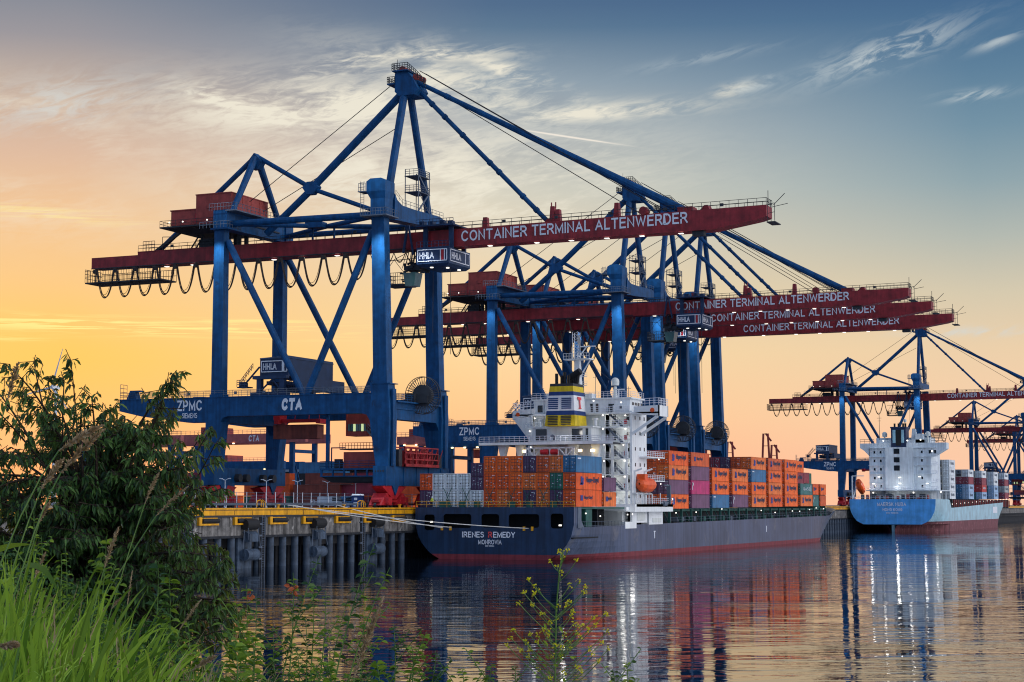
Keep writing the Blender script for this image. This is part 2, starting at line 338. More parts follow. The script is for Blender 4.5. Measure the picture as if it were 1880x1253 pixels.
def text_mesh(txt, w, h, ext=.02, bold=.0, shear=0.0, outline=0.0):
    """letters as a mesh: lower-left corner at the origin, u to the right, v up, thickness towards +w"""
    cu = bpy.data.curves.new('t', 'FONT'); cu.body = txt; cu.size = 1; cu.extrude = .01; cu.offset = bold; cu.shear = shear; cu.resolution_u = 2
    if outline: cu.fill_mode = 'NONE'; cu.bevel_depth = outline; cu.bevel_resolution = 0; cu.extrude = 0
    ob = bpy.data.objects.new('t', cu); COL.objects.link(ob); dg = bpy.context.evaluated_depsgraph_get(); dg.update()
    me = bpy.data.meshes.new_from_object(ob.evaluated_get(dg)); bpy.data.objects.remove(ob)
    V_ = [tuple(v.co) for v in me.vertices]; F_ = [tuple(p.vertices) for p in me.polygons]
    x0 = min(v[0] for v in V_); x1 = max(v[0] for v in V_); y0 = min(v[1] for v in V_); y1 = max(v[1] for v in V_); z0 = min(v[2] for v in V_); z1 = max(v[2] for v in V_)
    if w is None: w = (x1 - x0) * h / (y1 - y0)
    return [((a - x0) / (x1 - x0) * w, (b - y0) / (y1 - y0) * h, (c - z0) / (z1 - z0) * ext) for a, b, c in V_], F_
def letter(mb, txt, x, y, z, w, h, face='-y', mi=0, **kw):
    key = (txt, w, h, tuple(sorted(kw.items())))
    if key not in _tm:
        if all(c in GL for c in txt) and not kw.get('outline'): _tm[key] = stroke_mesh(txt, w, h, t=.15 + kw.get('bold', 0) * 1.2, shear=kw.get('shear', 0))
        else: _tm[key] = text_mesh(txt, w, h, **kw)
    V_, F_ = _tm[key]
    if face == '-y': vs = [(x + a, y - c, z + b) for a, b, c in V_]
    elif face == '+x': vs = [(x + c, y + a, z + b) for a, b, c in V_]
    mb.add(vs, F_, mi); return mb
# ================================================================== ship-to-shore cranes
ZQ = 8.7                       # quay level
OX, OY = -142.5, 283.5
def crane(name):
    root = thing(name, (OX, OY, ZQ), '', 'crane')
    B = lambda mb, nm, mats, par=root, **k: mb.build(nm, mats, par, (0, 0, ZQ), **k)
    NY, FY = -10.5, 10.5
    # ---- legs: lower flared box under the portal beam, long upper box
    for y, s in ((NY, -1), (FY, 1)):
        m = MB()      # seaward
        yo = y - 1.1
        m.hexa([(-1.7, yo - .2, 16), (.7, yo - .2, 16), (.7, yo + 2.8, 16), (-1.7, yo + 2.8, 16)], [(-3.1, yo - .2, 25), (.9, yo - .2, 25), (.9, yo + 2.8, 25), (-3.1, yo + 2.8, 25)])
        m.hexa([(-3.1, yo - .2, 25), (.9, yo - .2, 25), (.9, yo + 2.8, 25), (-3.1, yo + 2.8, 25)], [(-2.4, yo - .1, 30.5), (.6, yo - .1, 30.5), (.6, yo + 2.4, 30.5), (-2.4, yo + 2.4, 30.5)])
        m.hexa([(-2.4, yo, 30.5), (.3, yo, 30.5), (.3, yo + 2.2, 30.5), (-2.4, yo + 2.2, 30.5)], [(-3.0, yo, 60), (-.5, yo, 60), (-.5, yo + 2.0, 60), (-3.0, yo + 2.0, 60)])
        if s < 0:
            m.hexa([(-3.1, yo - .2, 60), (-.2, yo - .2, 60), (-.2, yo + 2.6, 60), (-3.1, yo + 2.6, 60)], [(-3.1, yo - .2, 63.2), (-.2, yo - .2, 63.2), (-.2, yo + 2.8, 63.2), (-3.1, yo + 2.8, 63.2)])
            m.hexa([(-3.1, yo - .2, 63.2), (-.2, yo - .2, 63.2), (-.2, yo + 2.8, 63.2), (-3.1, yo + 2.8, 63.2)], [(-3.8, yo - .5, 64.5), (0, yo - .5, 64.5), (0, yo + 3.1, 64.5), (-3.8, yo + 3.1, 64.5)])
            m.prism([(-3.8, yo - .5, 64.5), (0, yo - .5, 64.5), (0, yo - .5, 66.3), (-.9, yo - .5, 66.8), (-3.0, yo - .5, 66.8), (-3.8, yo - .5, 66.3)][::-1], (0, 3.6, 0))
        m.box(-2.6, 1.0, yo - .25, yo + 3.0, 30.35, 30.5); m.box(.9, 1.25, yo + .6, yo + 1.8, 16, 29.5)
        B(m, 'leg', 'crane_blue')
        m = MB()      # landside
        m.hexa([(-37, y - 1.0, 16), (-34.5, y - 1.0, 16), (-34.5, y + 1.4, 16), (-37, y + 1.4, 16)], [(-37, y - 1.0, 24.3), (-33.6, y - 1.0, 24.3), (-33.6, y + 1.4, 24.3), (-37, y + 1.4, 24.3)])
        m.hexa([(-36.0, y - .9, 28.8), (-33.7, y - .9, 28.8), (-33.7, y + 1.0, 28.8), (-36.0, y + 1.0, 28.8)], [(-35.8, y - .9, 60), (-33.7, y - .9, 60), (-33.7, y + .8, 60), (-35.8, y + .8, 60)])
        m.box(-36.2, -33.5, y - 1.05, y + 1.15, 28.8, 29.4)
        m.box(-35.9, -32.9, y - 1.2, y + 1.5, 60, 63.4)
        B(m, 'leg', 'crane_blue')
    # ---- sill beams and bogies
    for x0, x1, zt, zb in ((-37, -34.4, 16, 12.9), (-1.8, .8, 16, 12.6)):
        m = MB(); m.box(x0, x1, -12.6, 12.6, zb, zt)
        for yy in (-9, 8.2): m.prism([(x0 - .05, yy - 1.2, zb), (x0 - .05, yy, zb - 1.7), (x0 - .05, yy + 1.2, zb)][::-1], (x1 - x0 + .1, 0, 0))
        if x0 > -10:
            for yy in (-6.0, -1, 4, 9): m.box(x1, x1 + .12, yy - .08, yy + .08, zb + .1, zt - .1)
            for k in range(4): m.box(-1.4 + k * .5, -1.15 + k * .5, -12.66, -12.6, 15.0, 15.25, 1)
        else:
            for yy in (-5, -2.3, 3.6, 7): m.tube((x1 - .2, yy, 14.2), (x1 + 1.0, yy, 14.2), .75, 12, 1)
        B(m, 'sill_beam', ['crane_blue', 'steel_dark'])
        for yc in (-9, 8.2):
            m = MB(); xc = (x0 + x1) / 2; xa, xb = x0 + .2, x1 - .2
            m.prism([(xa, yc - 4.6, 12.5), (xa, yc - 1.2, zb), (xa, yc, zb - 1.5), (xa, yc + 1.2, zb), (xa, yc + 4.6, 12.5), (xa, yc + .7, 10.3), (xa, yc - .7, 10.3)][::-1], (xb - xa, 0, 0)); m.box(xa + .3, xb - .3, yc - 5.2, yc + 5.2, 9.7, 10.2); m.box(xa + .5, xb - .5, yc - 2.2, yc - 1.6, 10.2, 11.6)
            for k in (-3.1, 3.1):
                m.prism([(xa - .15, yc + k - 2.1, 9.2), (xa - .15, yc + k - .3, 11.3), (xa - .15, yc + k + .3, 11.3), (xa - .15, yc + k + 2.1, 9.2)][::-1], (xb - xa + .3, 0, 0))
                m.box(xb, xb + .9, yc + k - .9, yc + k + .5, 9.5, 10.6)
            b = B(m, 'bogie', 'bogie_red')
            m = MB()
            for k in (-4.9, -3.6, -2.2, -.8, .8, 2.2, 3.6, 4.9): m.tube((xc - .2, yc + k, 9.2), (xc + .2, yc + k, 9.2), .48, 14)
            m.build_each('wheel', 'steel_dark', b, (0, 0, ZQ))
    # ---- portal beams along the boom direction, near one lettered
    for y in (NY, FY):
        m = MB(); y0, y1 = y - 1.0, y + 1.3
        m.prism([(-56.1, y0, 28.9), (-56.1, y0, 26.7), (-51, y0, 25.6), (-41, y0, 24.3), (-33.8, y0, 24.3), (-33.4, y0, 25.0), (-32.4, y0, 25.3), (-4.8, y0, 25.3), (-3.7, y0, 25.0), (-3.1, y0, 24.0), (-2.4, y0, 24.0), (-2.4, y0, 28.9)], (0, y1 - y0, 0))
        m.box(-56.1, -2.4, y0 - .12, y0, 28.75, 28.9); m.box(-3.0, -2.4, y0, y1, 28.9, 30.5)
        pb = B(m, 'portal_beam', 'crane_blue')
        m = MB(); m.rail((-56, y0 + .1, 28.9), (-3, y0 + .1, 28.9), 1.15, 1.9, .04, 2); m.rail((-56, y1 - .1, 28.9), (-3, y1 - .1, 28.9), 1.15, 1.9, .04, 2)
        m.rail((-56, y0 + .1, 28.9), (-56, y1 - .1, 28.9), 2.8, .9, .05, 3)
        for xx in (-41.0, -31.0, -25, -12): m.box(xx, xx + .5, y0, y0 + .2, 29.3, 29.8)
        B(m, 'railing', 'rail_grey', pb)
        m = MB(); m.hexa([(-54.8, y0 + .4, 28.9), (-52.6, y0 + .4, 28.9), (-52.6, y1 - .4, 28.9), (-54.8, y1 - .4, 28.9)], [(-54.1, y0 + .4, 30.4), (-53.1, y0 + .4, 30.4), (-53.1, y1 - .4, 30.4), (-54.1, y1 - .4, 30.4)]); m.box(-54.2, -51.8, y0 + .5, y1 - .5, 30.3, 30.55)
        B(m, 'end_stop', 'crane_blue', pb)
        if y < 0:
            m = MB(); letter(m, 'ZPMC', -43.2, y0 - .01, 26.45, 5.4, 1.95, bold=.02); letter(m, 'SIEMENS', -42.1, y0 - .01, 25.1, 3.25, .95, bold=-.015)
            letter(m, 'CTA', -21.0, y0 - .01, 26.1, 4.2, 2.2, bold=.12, shear=.12)
            B(m, 'lettering', 'letter_white', pb)
    for x0, x1 in ((-36.2, -34.2), (-1.9, .3)):
        m = MB(); m.box(x0, x1, NY + 1.3, FY - 1.0, 24.3, 27.4)
        for yy in (NY + 1.3, FY - 1.0):
            sg = 1 if yy < 0 else -1
            m.prism([(x0, yy, 24.3), (x0, yy + sg * 1.4, 24.3), (x0, yy, 22.6)][::(-1 if sg > 0 else 1)], (x1 - x0, 0, 0))
        if x0 > -10: m.box(x1, x1 + .5, -8.5, 8.8, 27.4, 27.6); m.box(x1, x1 + .2, -8.5, 7.8, 26.1, 26.4); m.rail((.5, -9, 27.6), (.5, 9, 27.6), 1.15, 1.6, .045, 2); m.box(x0 - 1.0, x1 + .8, -8.8, 8.9, 27.3, 27.55)
        B(m, 'cross_beam', 'crane_blue')
    # ---- upper cross beams
    m = MB(); m.prism([(-.3, -7.8, 59.9), (-.3, -7.8, 64.6), (-.3, -6.8, 63.6), (-.3, -4.8, 62.9), (-.3, 0, 62.9), (-.3, 10.6, 63.2), (-.3, 12.2, 62.8), (-.3, 12.2, 61.2), (-.3, 9, 60.9), (-.3, 0, 60.3)], (-2.5, 0, 0)); B(m, 'upper_cross_beam', 'crane_blue')
    m = MB(); m.prism([(-33.2, -9, 59.9), (-33.2, -9, 63.2), (-33.2, -5, 64), (-33.2, 12, 64), (-33.2, 12, 60.2)], (-2.2, 0, 0)); m.box(-36.2, -32.4, -12.2, -9.0, 59.7, 60.0); B(m, 'upper_cross_beam', 'crane_blue')
    m = MB()
    m.rail((-.3, -7.5, 64.2), (-.3, -4.8, 62.9), 1.1, 1.2, .04); m.rail((-.3, -4.8, 62.9), (-.3, 12, 63), 1.1, 1.6, .04)
    m.rail((-4.5, -13.0, 60.2), (.6, -13.0, 60.2), 1.1, .5, .04); m.rail((.6, -13.0, 60.2), (.6, -8.0, 60.2), 1.1, .8, .04); m.box(-4.5, .7, -13.1, -8.2, 59.95, 60.15)
    m.rail((-38.4, -12.4, 60), (-32.4, -12.4, 60), 1.15, .8, .05); m.rail((-32.4, -12.4, 60), (-32.4, -8, 60), 1.15, .8, .05)
    for z in (63.2,):
        m.rail((-36.5, -12.2, z), (-31.0, -12.2, z), 1.3, .6, .045); m.rail((-31.0, -12.2, z), (-31.0, 4, z), 1.3, .9, .045); m.box(-33, -30.8, -12.2, 4, z - .2, z)
    m.rail((-1.5, -6, 63), (-1.5, -6, 63.1), 1, 1, .03)
    B(m, 'railing', 'rail_grey')
    # caged ladder by the near seaward column
    m = MB()
    for dx in (-5.0, -4.3): m.tube((dx, -12.0, 60.2), (dx, -12.0, 66.4), .05, 4)
    for k in range(14): m.tube((-5.0, -12, 60.4 + k * .45), (-4.3, -12, 60.4 + k * .45), .035, 4)
    m.rail((-5.2, -12.4, 64.6), (-3.8, -12.4, 64.6), 1.4, .35, .05); m.box(-5.3, -3.8, -12.5, -10, 64.45, 64.6)
    B(m, 'ladder', 'rail_grey')
    m = MB()   # scaffold stair tower on the upper cross beam
    for x in (-3.0, -.3):
        for y in (1.5, 6.0): m.tube((x, y, 63), (x, y, 70.8), .09, 5)
    for z in (66.6, 69.6):
        m.box(-3.1, -.2, 1.3, 6.3, z - .1, z)
        for a, b in (((-3, 1.4), (-.3, 1.4)), ((-.3, 1.4), (-.3, 6.2)), ((-3, 6.2), (-.3, 6.2))): m.rail(a + (z,), b + (z,), 1.2, .8, .045, 2)
    m.beam((-.3, 1.6, 63), (-.3, 5.8, 66.6), .15, .3); m.beam((-.3, 5.8, 66.6), (-.3, 1.6, 69.6), .15, .3); m.beam((-.3, 1.5, 66.6), (-.3, 6, 63), .1)
    B(m, 'stair_tower', 'rail_grey')
    # ---- K bracing, each its own pipe
    def pipe(nm, p, q, r, mat='crane_blue', r2=None, n=12): B(MB().tube(p, q, r, n, r2=r2), nm, mat, smooth=False)
    for y in (NY, FY):
        pipe('brace', (-33.4, y, 57.6), (-16.9, y, 28.6), .62); pipe('brace', (-3.2, y, 57.8), (-16.5, y, 28.6), .62)
    pipe('top_strut', (-32.9, NY + .4, 60.9), (-2.2, NY + .4, 60.6), .62); pipe('top_strut', (-32.9, FY - .6, 61.4), (-2.2, FY - .6, 61.4), .55)
    pipe('top_strut', (-32.5, -8.8, 61), (-18.5, 0, 61.0), .45); pipe('top_strut', (-18.5, 0, 61.0), (-2.5, -8.6, 60.8), .45)
    pipe('top_strut', (-32.5, 9, 61.2), (-18.5, 0, 61.0), .45); pipe('top_strut', (-18.5, 0, 61.0), (-2.5, 9, 61.2), .45)
    m = MB(); m.box(-22.0, -18.4, -2.2, -.2, 60.6, 61.6); m.beam((-21, -1, 60.6), (-21, -1, 58.4), .3); m.beam((-17, 0, 60.6), (-17, 0, 58.4), .3); B(m, 'strut_node', 'crane_blue')
    # ---- A frame
    pipe('a_frame_leg', (-1.5, -8.4, 63.6), (-1.9, -.9, 85.5), .72); pipe('a_frame_leg', (-1.5, 8.4, 62.4), (-1.9, .9, 85.5), .68)
    m = MB()
    m.prism([(-3.4, -2.2, 84.6), (-3.4, -2.2, 88), (-2.6, -2.2, 88.5), (-.8, -2.2, 88.2), (.4, -2.2, 86.6), (1.3, -2.2, 84.8), (.6, -2.2, 83.8), (-2.6, -2.2, 83.8)], (0, 4.4, 0)); m.box(-4.9, -3.4, -2.4, 2.4, 86.0, 86.25)
    m.box(-3.6, -.4, -3.0, 3.0, 88.2, 88.4)
    hd = B(m, 'head_block', 'crane_blue')
    m = MB()
    for a, b in (((-4.9, -2.3, 86.2), (-3.4, -2.3, 86.2)), ((-4.9, -2.3, 86.2), (-4.9, 2.3, 86.2)), ((-3.6, -3, 88.4), (-.4, -3, 88.4)), ((-3.6, -3, 88.4), (-3.6, 3, 88.4)), ((-.4, -3, 88.4), (1.4, -2.4, 86.6)), ((1.4, -2.4, 86.6), (3.0, -2.4, 84.8))): m.rail(a, b, 1.25, .55, .06, 2)
    m.tube((-4.0, 0, 88), (-4.0, 0, 91.2), .05, 4); m.tube((-4.5, 1, 87), (-4.5, 1, 90), .05, 4)
    B(m, 'railing', 'steel_dark', hd)
    m = MB()
    for yy in (-1.4, 0, 1.4): m.tube((-2.2, yy - .2, 88.7), (-2.2, yy + .2, 88.7), .75, 14); m.tube((.6, yy - .2, 87.2), (.6, yy + .2, 87.2), .6, 14)
    m.build_each('sheave', 'house_red', hd, (0, 0, ZQ))
    # back stay through the node down to the landside beam, rear A frame
    pipe('back_stay', (-2.4, 0, 85.2), (-21.5, 0, 68.7), .72); pipe('back_stay', (-22.3, 0, 67.9), (-31.6, 0, 60.4), .66)
    m = MB(); m.prism([(-23.6, -.7, 68.6), (-22.6, -.7, 67.2), (-21.3, -.7, 67.2), (-20.2, -.7, 68.5), (-20.8, -.7, 69.6), (-22.6, -.7, 69.6)][::-1], (0, 1.4, 0)); B(m, 'stay_node', 'crane_blue')
    pipe('rear_stay', (-33.4, 0, 75.1), (-22.6, 0, 68.8), .45); pipe('rear_stay', (-21.0, 0, 68.0), (-4.6, -.4, 61.8), .42); pipe('rear_stay', (-34.8, 0, 75.0), (-56.2, 0, 58.3), .5)
    pipe('rear_frame_leg', (-34.1, -8.9, 62.4), (-34.1, -.5, 75.0), .55, r2=.7); pipe('rear_frame_leg', (-34.1, 9.6, 62.4), (-34.1, .5, 75.0), .55, r2=.7)
    m = MB(); m.prism([(-35.6, -.9, 74.3), (-34.1, -.9, 76.0), (-32.5, -.9, 74.3), (-33.4, -.9, 72.9), (-34.8, -.9, 72.9)], (0, 1.8, 0)); B(m, 'rear_peak', 'crane_blue')
    # forestays with joints
    def stay(p, q, r, r2=None, joints=()):
        m = MB(); m.tube(p, q, r, 10, r2=r2); p, q = Vector(p), Vector(q)
        for t in joints: a = p.lerp(q, t - .008); b = p.lerp(q, t + .008); m.tube(a, b, r * 1.3, 10)
        B(m, 'fore_stay', 'crane_blue')
    stay((.6, 0, 84.8), (26.4, 0, 58.6), .42, None, (.1, .2, .34, .55, .62, .8, .9))
    stay((.4, -.6, 86.4), (51.6, -.6, 59.0), .42, .8, (.12, .25, .38, .5))
    stay((.4, .9, 86.4), (51.6, .9, 59.0), .38, .6, (.12, .25, .38, .5))
    m = MB()
    for a, b in (((1.2, -1.2, 88.3), (48, -1.2, 59.2)), ((1.2, 1.2, 88.3), (48, 1.2, 59.4)), ((-4.6, -.8, 86.4), (-35.0, -.8, 66.6)), ((-3.6, .8, 79), (-33, .8, 64.8)), ((.2, -.4, 87), (44, -.4, 58.8))): m.tube(a, b, .075, 5)
    m.build_each('hoist_rope', 'rope', root, (0, 0, ZQ))
    # ---- boom and rear girder
    G = 1.8
    m = MB(); m.prism([(-59.6, -G, 55.5), (-59.6, -G, 58.35), (-1.0, -G, 58.35), (-1.0, -G, 55.4)][::-1], (0, 2 * G, 0)); m.box(-70.5, -59.6, -G, G, 55.6, 57.7)
    m.box(-70.5, -1, -G - .15, -G, 55.45, 55.6, 1); m.box(-59.6, -1.0, -G - .08, -G, 58.2, 58.35)
    B(m, 'rear_girder', ['crane_red', 'steel_dark'])
    m = MB(); m.prism([(-.98, -G, 55.35), (-.98, -G, 58.4), (66, -G, 59.0), (66, -G, 57.1), (64.6, -G, 56.7), (56.6, -G, 55.45)][::-1], (0, 2 * G, 0))
    m.prism([(-.98, -G - .15, 55.3), (-.98, -G - .15, 55.5), (56.6, -G - .15, 55.6), (64.6, -G - .15, 56.85), (64.6, -G - .15, 56.65), (56.6, -G - .15, 55.4)][::-1], (0, .15, 0))
    for xx in (9.6, 22, 34.5, 47): m.box(xx, xx + .06, -G - .03, -G, 55.6, 58.4)
    bm_ = B(m, 'boom', 'crane_red')
    m = MB(); n0 = 10.0
    letter(m, 'CONTAINER TERMINAL ALTENWERDER', 0, 0, 0, 42.3, 1.95, bold=.008)
    m.v = [(n0 + x, -G - .04 + y, 56.15 + z + (x / 42.3) * .62) for x, y, z in m.v]
    B(m, 'lettering', 'letter_white', bm_)
    m = MB()
    for xx, hh in ((14, 1.9), (27.0, 3.0), (28.0, 2.4), (39, 2.8)): m.hexa([(xx - .55, -.6, 58.4), (xx + .55, -.6, 58.4), (xx + .55, .6, 58.4), (xx - .55, .6, 58.4)], [(xx - .35, -.5, 58.6 + hh), (xx + .35, -.5, 58.6 + hh), (xx + .35, .5, 58.6 + hh), (xx - .35, .5, 58.6 + hh)])
    for xx in (26.8, 27.6): m.tube((xx, -.3, 61.3), (xx, -.3, 62.3), .12, 5)
    m.box(50.4, 53.0, -1.4, 1.4, 58.8, 59.7); m.hexa([(54, -1, 58.8), (56, -1, 58.8), (56, 1, 58.8), (54, 1, 58.8)], [(55, -1, 59.8), (55.6, -1, 59.8), (55.6, 1, 59.8), (55, 1, 59.8)]); m.tube((44.4, -2.0, 59.4), (44.4, -.6, 59.4), .75, 14); m.tube((26.4, -.8, 58.8), (26.4, .8, 58.8), .6, 10)
    m.build_each('stay_bracket', 'crane_red', bm_, (0, 0, ZQ))
    m = MB()
    for yy in (-G, G):
        m.rail((-1, yy, 58.4), (50, yy, 58.85), 1.15, 1.9, .045, 1); m.rail((50, yy, 58.85), (66, yy, 59.0), 1.2, 1.6, .045, 1); m.rail((-59.5, yy, 58.35), (-1, yy, 58.35), 1.15, 1.9, .045, 1)
    m.rail((66, -G, 59), (66, G, 59), 1.2, .9, .05, 1)
    for k in range(12): m.box(-52 + k * 10, -51.4 + k * 10, -G - .1, -G + .15, 58.8 + k * .04, 59.3 + k * .04)
    m.rail((66.2, -G, 56.0), (67.4, -G, 56.2), 3.0, .6, .05, 1); m.box(66.0, 67.5, -G, G, 56.0, 56.15); m.tube((67, -1.5, 58.6), (69.6, -1.6, 59.0), .05, 4); m.tube((67, -1, 59), (69, -1.2, 60.8), .06, 4); m.tube((66.1, -1, 59), (66.1, -1, 61.5), .06, 4); m.box(53.0, 55.0, -1.5, 0, 54.6, 55.4)
    B(m, 'railing', 'steel_dark', bm_)
    m = MB()          # light mast, stairs and winches on the rear girder
    m.tube((-54.3, -1.2, 58.4), (-54.3, -1.2, 61.0), .07, 4); m.tube((-54.3, -1.2, 61), (-52.4, -1.2, 60.9), .07, 4); m.rail((-58.6, -1.5, 58.4), (-55.9, -1.5, 58.4), 1.9, .7, .06, 2)
    m.beam((-47.5, -1.4, 58.4), (-44.9, -1.4, 62.0), .15, .25); m.beam((-46.4, -1.4, 58.4), (-43.8, -1.4, 62.0), .15, .25)
    for k in range(7): m.tube((-47.4 + k * .37, -1.4, 58.8 + k * .5), (-46.3 + k * .37, -1.4, 58.8 + k * .5), .05, 4)
    m.box(-45.8, -42.6, -1.4, 1.4, 58.4, 60.0)
    for xx in (-42, -39.6, -37.2): m.box(xx, xx + .7, -1.5, -1.0, 58.4, 62); m.box(xx, xx + .7, 1.0, 1.5, 58.4, 62)
    m.beam((-56, -1, 58.3), (-50, -1, 61.9), .5); B(m, 'house_support', 'steel_dark')
    m = MB()          # portal tail gallery
    m.box(-71.3, -53.6, -G - .9, G + .9, 52.5, 52.75)
    for yy in (-G - .9, G + .9): m.rail((-71.3, yy, 52.7), (-53.6, yy, 52.7), 2.3, .62, .055, 1)
    m.rail((-71.3, -G - .9, 52.7), (-71.3, G + .9, 52.7), 2.6, .6, .055, 2)
    for xx in (-70, -65, -60, -55): m.tube((xx, -1, 52.6), (xx, -1, 55.6), .12, 5)
    B(m, 'tail_gallery', 'steel_dark')
    # festoon loops
    for k in range(13):
        m = MB(); xa = -69.3 + k * 4.66; xb = xa + 4.66; dp = 5.3 if k < 12 else 4.6
        for o, r, dd in ((0, .11, dp), (.24, .11, dp - .2), (-.16, .05, dp - .6)):
            pts = []
            for i in range(15):
                t = i / 14; u = abs(2 * t - 1); pts.append((xa + .38 + (xb - xa - .76) * t + o * .2, -2.1 + o, 54.9 - dd * (1 - u ** 2.3)))
            m.path(pts, r, 4)
        m.box(xa - .35, xa + .35, -2.4, -1.7, 54.5, 55.3)
        B(m, 'festoon_cable', 'cable_black')
    for k in range(4):
        m = MB(); xa = -8.2 + k * 2.4
        for dd in (1.9, 1.7): m.path([(xa + 2.4 * i / 8, -2.1, 54.9 - dd * (1 - abs(2 * i / 8 - 1) ** 2)) for i in range(9)], .07, 4)
        B(m, 'festoon_cable', 'cable_black')
    # ---- machinery house
    m = MB(); m.box(-49.1, -43.2, -6.0, 6.0, 62.1, 64.9); m.box(-43.2, -35.4, -6.5, 6.5, 61.9, 67.5)
    m.box(-49.3, -43.2, -6.15, 6.15, 64.9, 65.1); m.box(-43.3, -35.3, -6.6, 6.6, 67.5, 67.7); m.box(-40.6, -39.6, -6.75, -6.5, 64.8, 65.6)
    for k in range(4): m.box(-35.4, -35.34, -5.6 + k * 3, -5.5 + k * 3, 62, 67.5)
    mh = B(m, 'machinery_house', 'house_red')
    m = MB(); m.box(-50.6, -33, -7.6, 7.2, 61.5, 61.75); m.hexa([(-47, -4, 60.6), (-36, -4, 60.6), (-36, 4, 60.6), (-47, 4, 60.6)], [(-49.5, -6, 61.5), (-34, -6, 61.5), (-34, 6, 61.5), (-49.5, 6, 61.5)])
    m.rail((-50.6, -7.5, 61.75), (-36.5, -7.5, 61.75), 1.15, 1.2, .04); m.rail((-50.6, -7.5, 61.75), (-50.6, 7, 61.75), 1.15, 1.2, .04)
    B(m, 'house_platform', 'steel_dark', mh)
    m = MB(); m.box(-39.2, -38.5, -6.62, -6.5, 62, 64); m.box(-43.7, -43.2, -6.1, -6.02, 62.3, 64.2); B(m, 'door', 'bogie_red', mh)
    m = MB()
    for xx in (-48.4, -45.4, -40): m.tube((xx, -7.5, 62.5), (xx, -7.62, 62.5), .14, 8)
    m.build_each('wall_lamp', 'lamp_glow', mh, (0, 0, ZQ))
    # ---- floodlights under the boom
    for xx in (-53, -47, -41, -29, -23, -15.5, -6, 4.5, 15.5, 24.5, 31, 37.6, 44, 51):
        m = MB(); zz = 55.1; m.hexa([(xx - .3, -G + .1, zz - .07), (xx + .3, -G + .1, zz - .07), (xx + .3, -G + .6, zz - .07), (xx - .3, -G + .6, zz - .07)], [(xx - .42, -G, zz + .04), (xx + .42, -G, zz + .04), (xx + .42, -G + .7, zz + .04), (xx - .42, -G + .7, zz + .04)]); pass
        B(m, 'floodlight', 'lamp_glow')
    # ---- portal trolley with its house, on the portal beams
    m = MB(); m.box(-27.6, -21.6, -8.2, 8.2, 32.6, 35.8); m.hexa([(-27.7, -8.3, 35.8), (-21.5, -8.3, 35.8), (-21.5, 8.3, 35.8), (-27.7, 8.3, 35.8)], [(-27.6, -8.2, 36.0), (-21.6, -8.2, 36.3), (-21.6, 8.2, 36.3), (-27.6, 8.2, 36.0)])
    ph = B(m, 'portal_trolley_house', 'crane_blue_dark')
    m = MB(); m.box(-27.2, -21.9, -8.3, -8.22, 33.4, 35.4, 1)
    for a in ((-27.2, -21.9, 35.3, 35.45), (-27.2, -21.9, 33.35, 33.5), (-27.3, -27.15, 33.35, 35.45), (-21.95, -21.8, 33.35, 35.45), (-22.9, -22.4, 33.4, 35.4)): m.box(a[0], a[1], -8.36, -8.3, a[2], a[3])
    letter(m, 'HHLA', -26.9, -8.32, 33.8, 2.9, 1.15, outline=.03)
    B(m, 'sign', ['letter_white', 'sign_navy'], ph)
    m = MB()
    for x in (-27.2, -22.4):
        for y in (-9.5, 9.5): m.box(x, x + .9, y - .5, y + .5, 29.2, 32.6)
    for y in (-9.5, 9.5): m.box(-28, -21, y - .6, y + .6, 32.0, 32.6); m.box(-28.4, -20.8, y - .7, y + .7, 29.0, 29.6)
    for x in (-26, -23): m.box(x, x + .8, -8.5, 8.5, 31.0, 31.7)
    m.box(-27, -22, -4, 4, 30.2, 31.2); m.beam((-31.2, -8, 31.0), (-27.8, -8, 34.4), .25); m.box(-32.0, -29.8, -9, -7, 30.6, 30.8); m.rail((-32, -9, 30.8), (-29.8, -9, 30.8), 1.2, .5, .06, 2); m.rail((-31.2, -9, 31), (-28.6, -9, 34.0), 1.0, .5, .06, 1); m.box(-31.8, -30.6, -8.6, -7.4, 30.8, 31.6)
    m.rail((-21, -9, 30.4), (-19.0, -9, 30.4), 1.2, .5, .06, 1); m.box(-21, -19, -9, 9, 30.2, 30.4); m.box(-20.0, -19.3, -8.6, 8.6, 30.4, 32.4)
    m.beam((-27, -9.6, 29.5), (-24, -9.6, 32), .25); m.beam((-21.9, -9.6, 29.5), (-24, -9.6, 32), .25)
    B(m, 'portal_trolley_frame', 'crane_blue_dark')
    m = MB()
    for x in (-28.5, -19.6): m.box(x, x + .9, -1.6, 1.6, 24.2, 25.0)
    m.box(-28.6, -19.4, -.6, .6, 24.5, 25.1)
    for x in (-28.2, -25, -22, -19.8): m.beam((x, 0, 25.0), (x + .4, 0, 29.2), .1)
    m.box(-28.8, -27.5, -1.3, 1.3, 25.0, 26.2); B(m, 'spreader', 'bogie_red')
    # ---- small cabin under the portal beam with stair
    m = MB(); m.box(-11.2, -7.0, -5.0, -1.5, 23.6, 25.6); m.box(-11.3, -11.1, -5.2, -1.3, 21.6, 25.6); m.box(-11.2, -7.0, -5.05, -1.5, 21.6, 22.4); m.box(-10.9, -7.0, -1.8, -1.5, 22.4, 23.6); m.box(-7.0, -5.0, -5.4, 1, 23.2, 25.2)
    cb = B(m, 'cabin', 'house_red')
    m = MB()
    for k in range(7): m.box(-10.95 + k * .54, -10.5 + k * .54, -5.06, -4.95, 22.45, 23.75, 1 if k in (2, 5) else 0)
    m.box(-5.0, -3.4, -3, -2.9, 23.1, 24.0, 1); B(m, 'window', ['cab_glass', 'cab_glow'], cb)
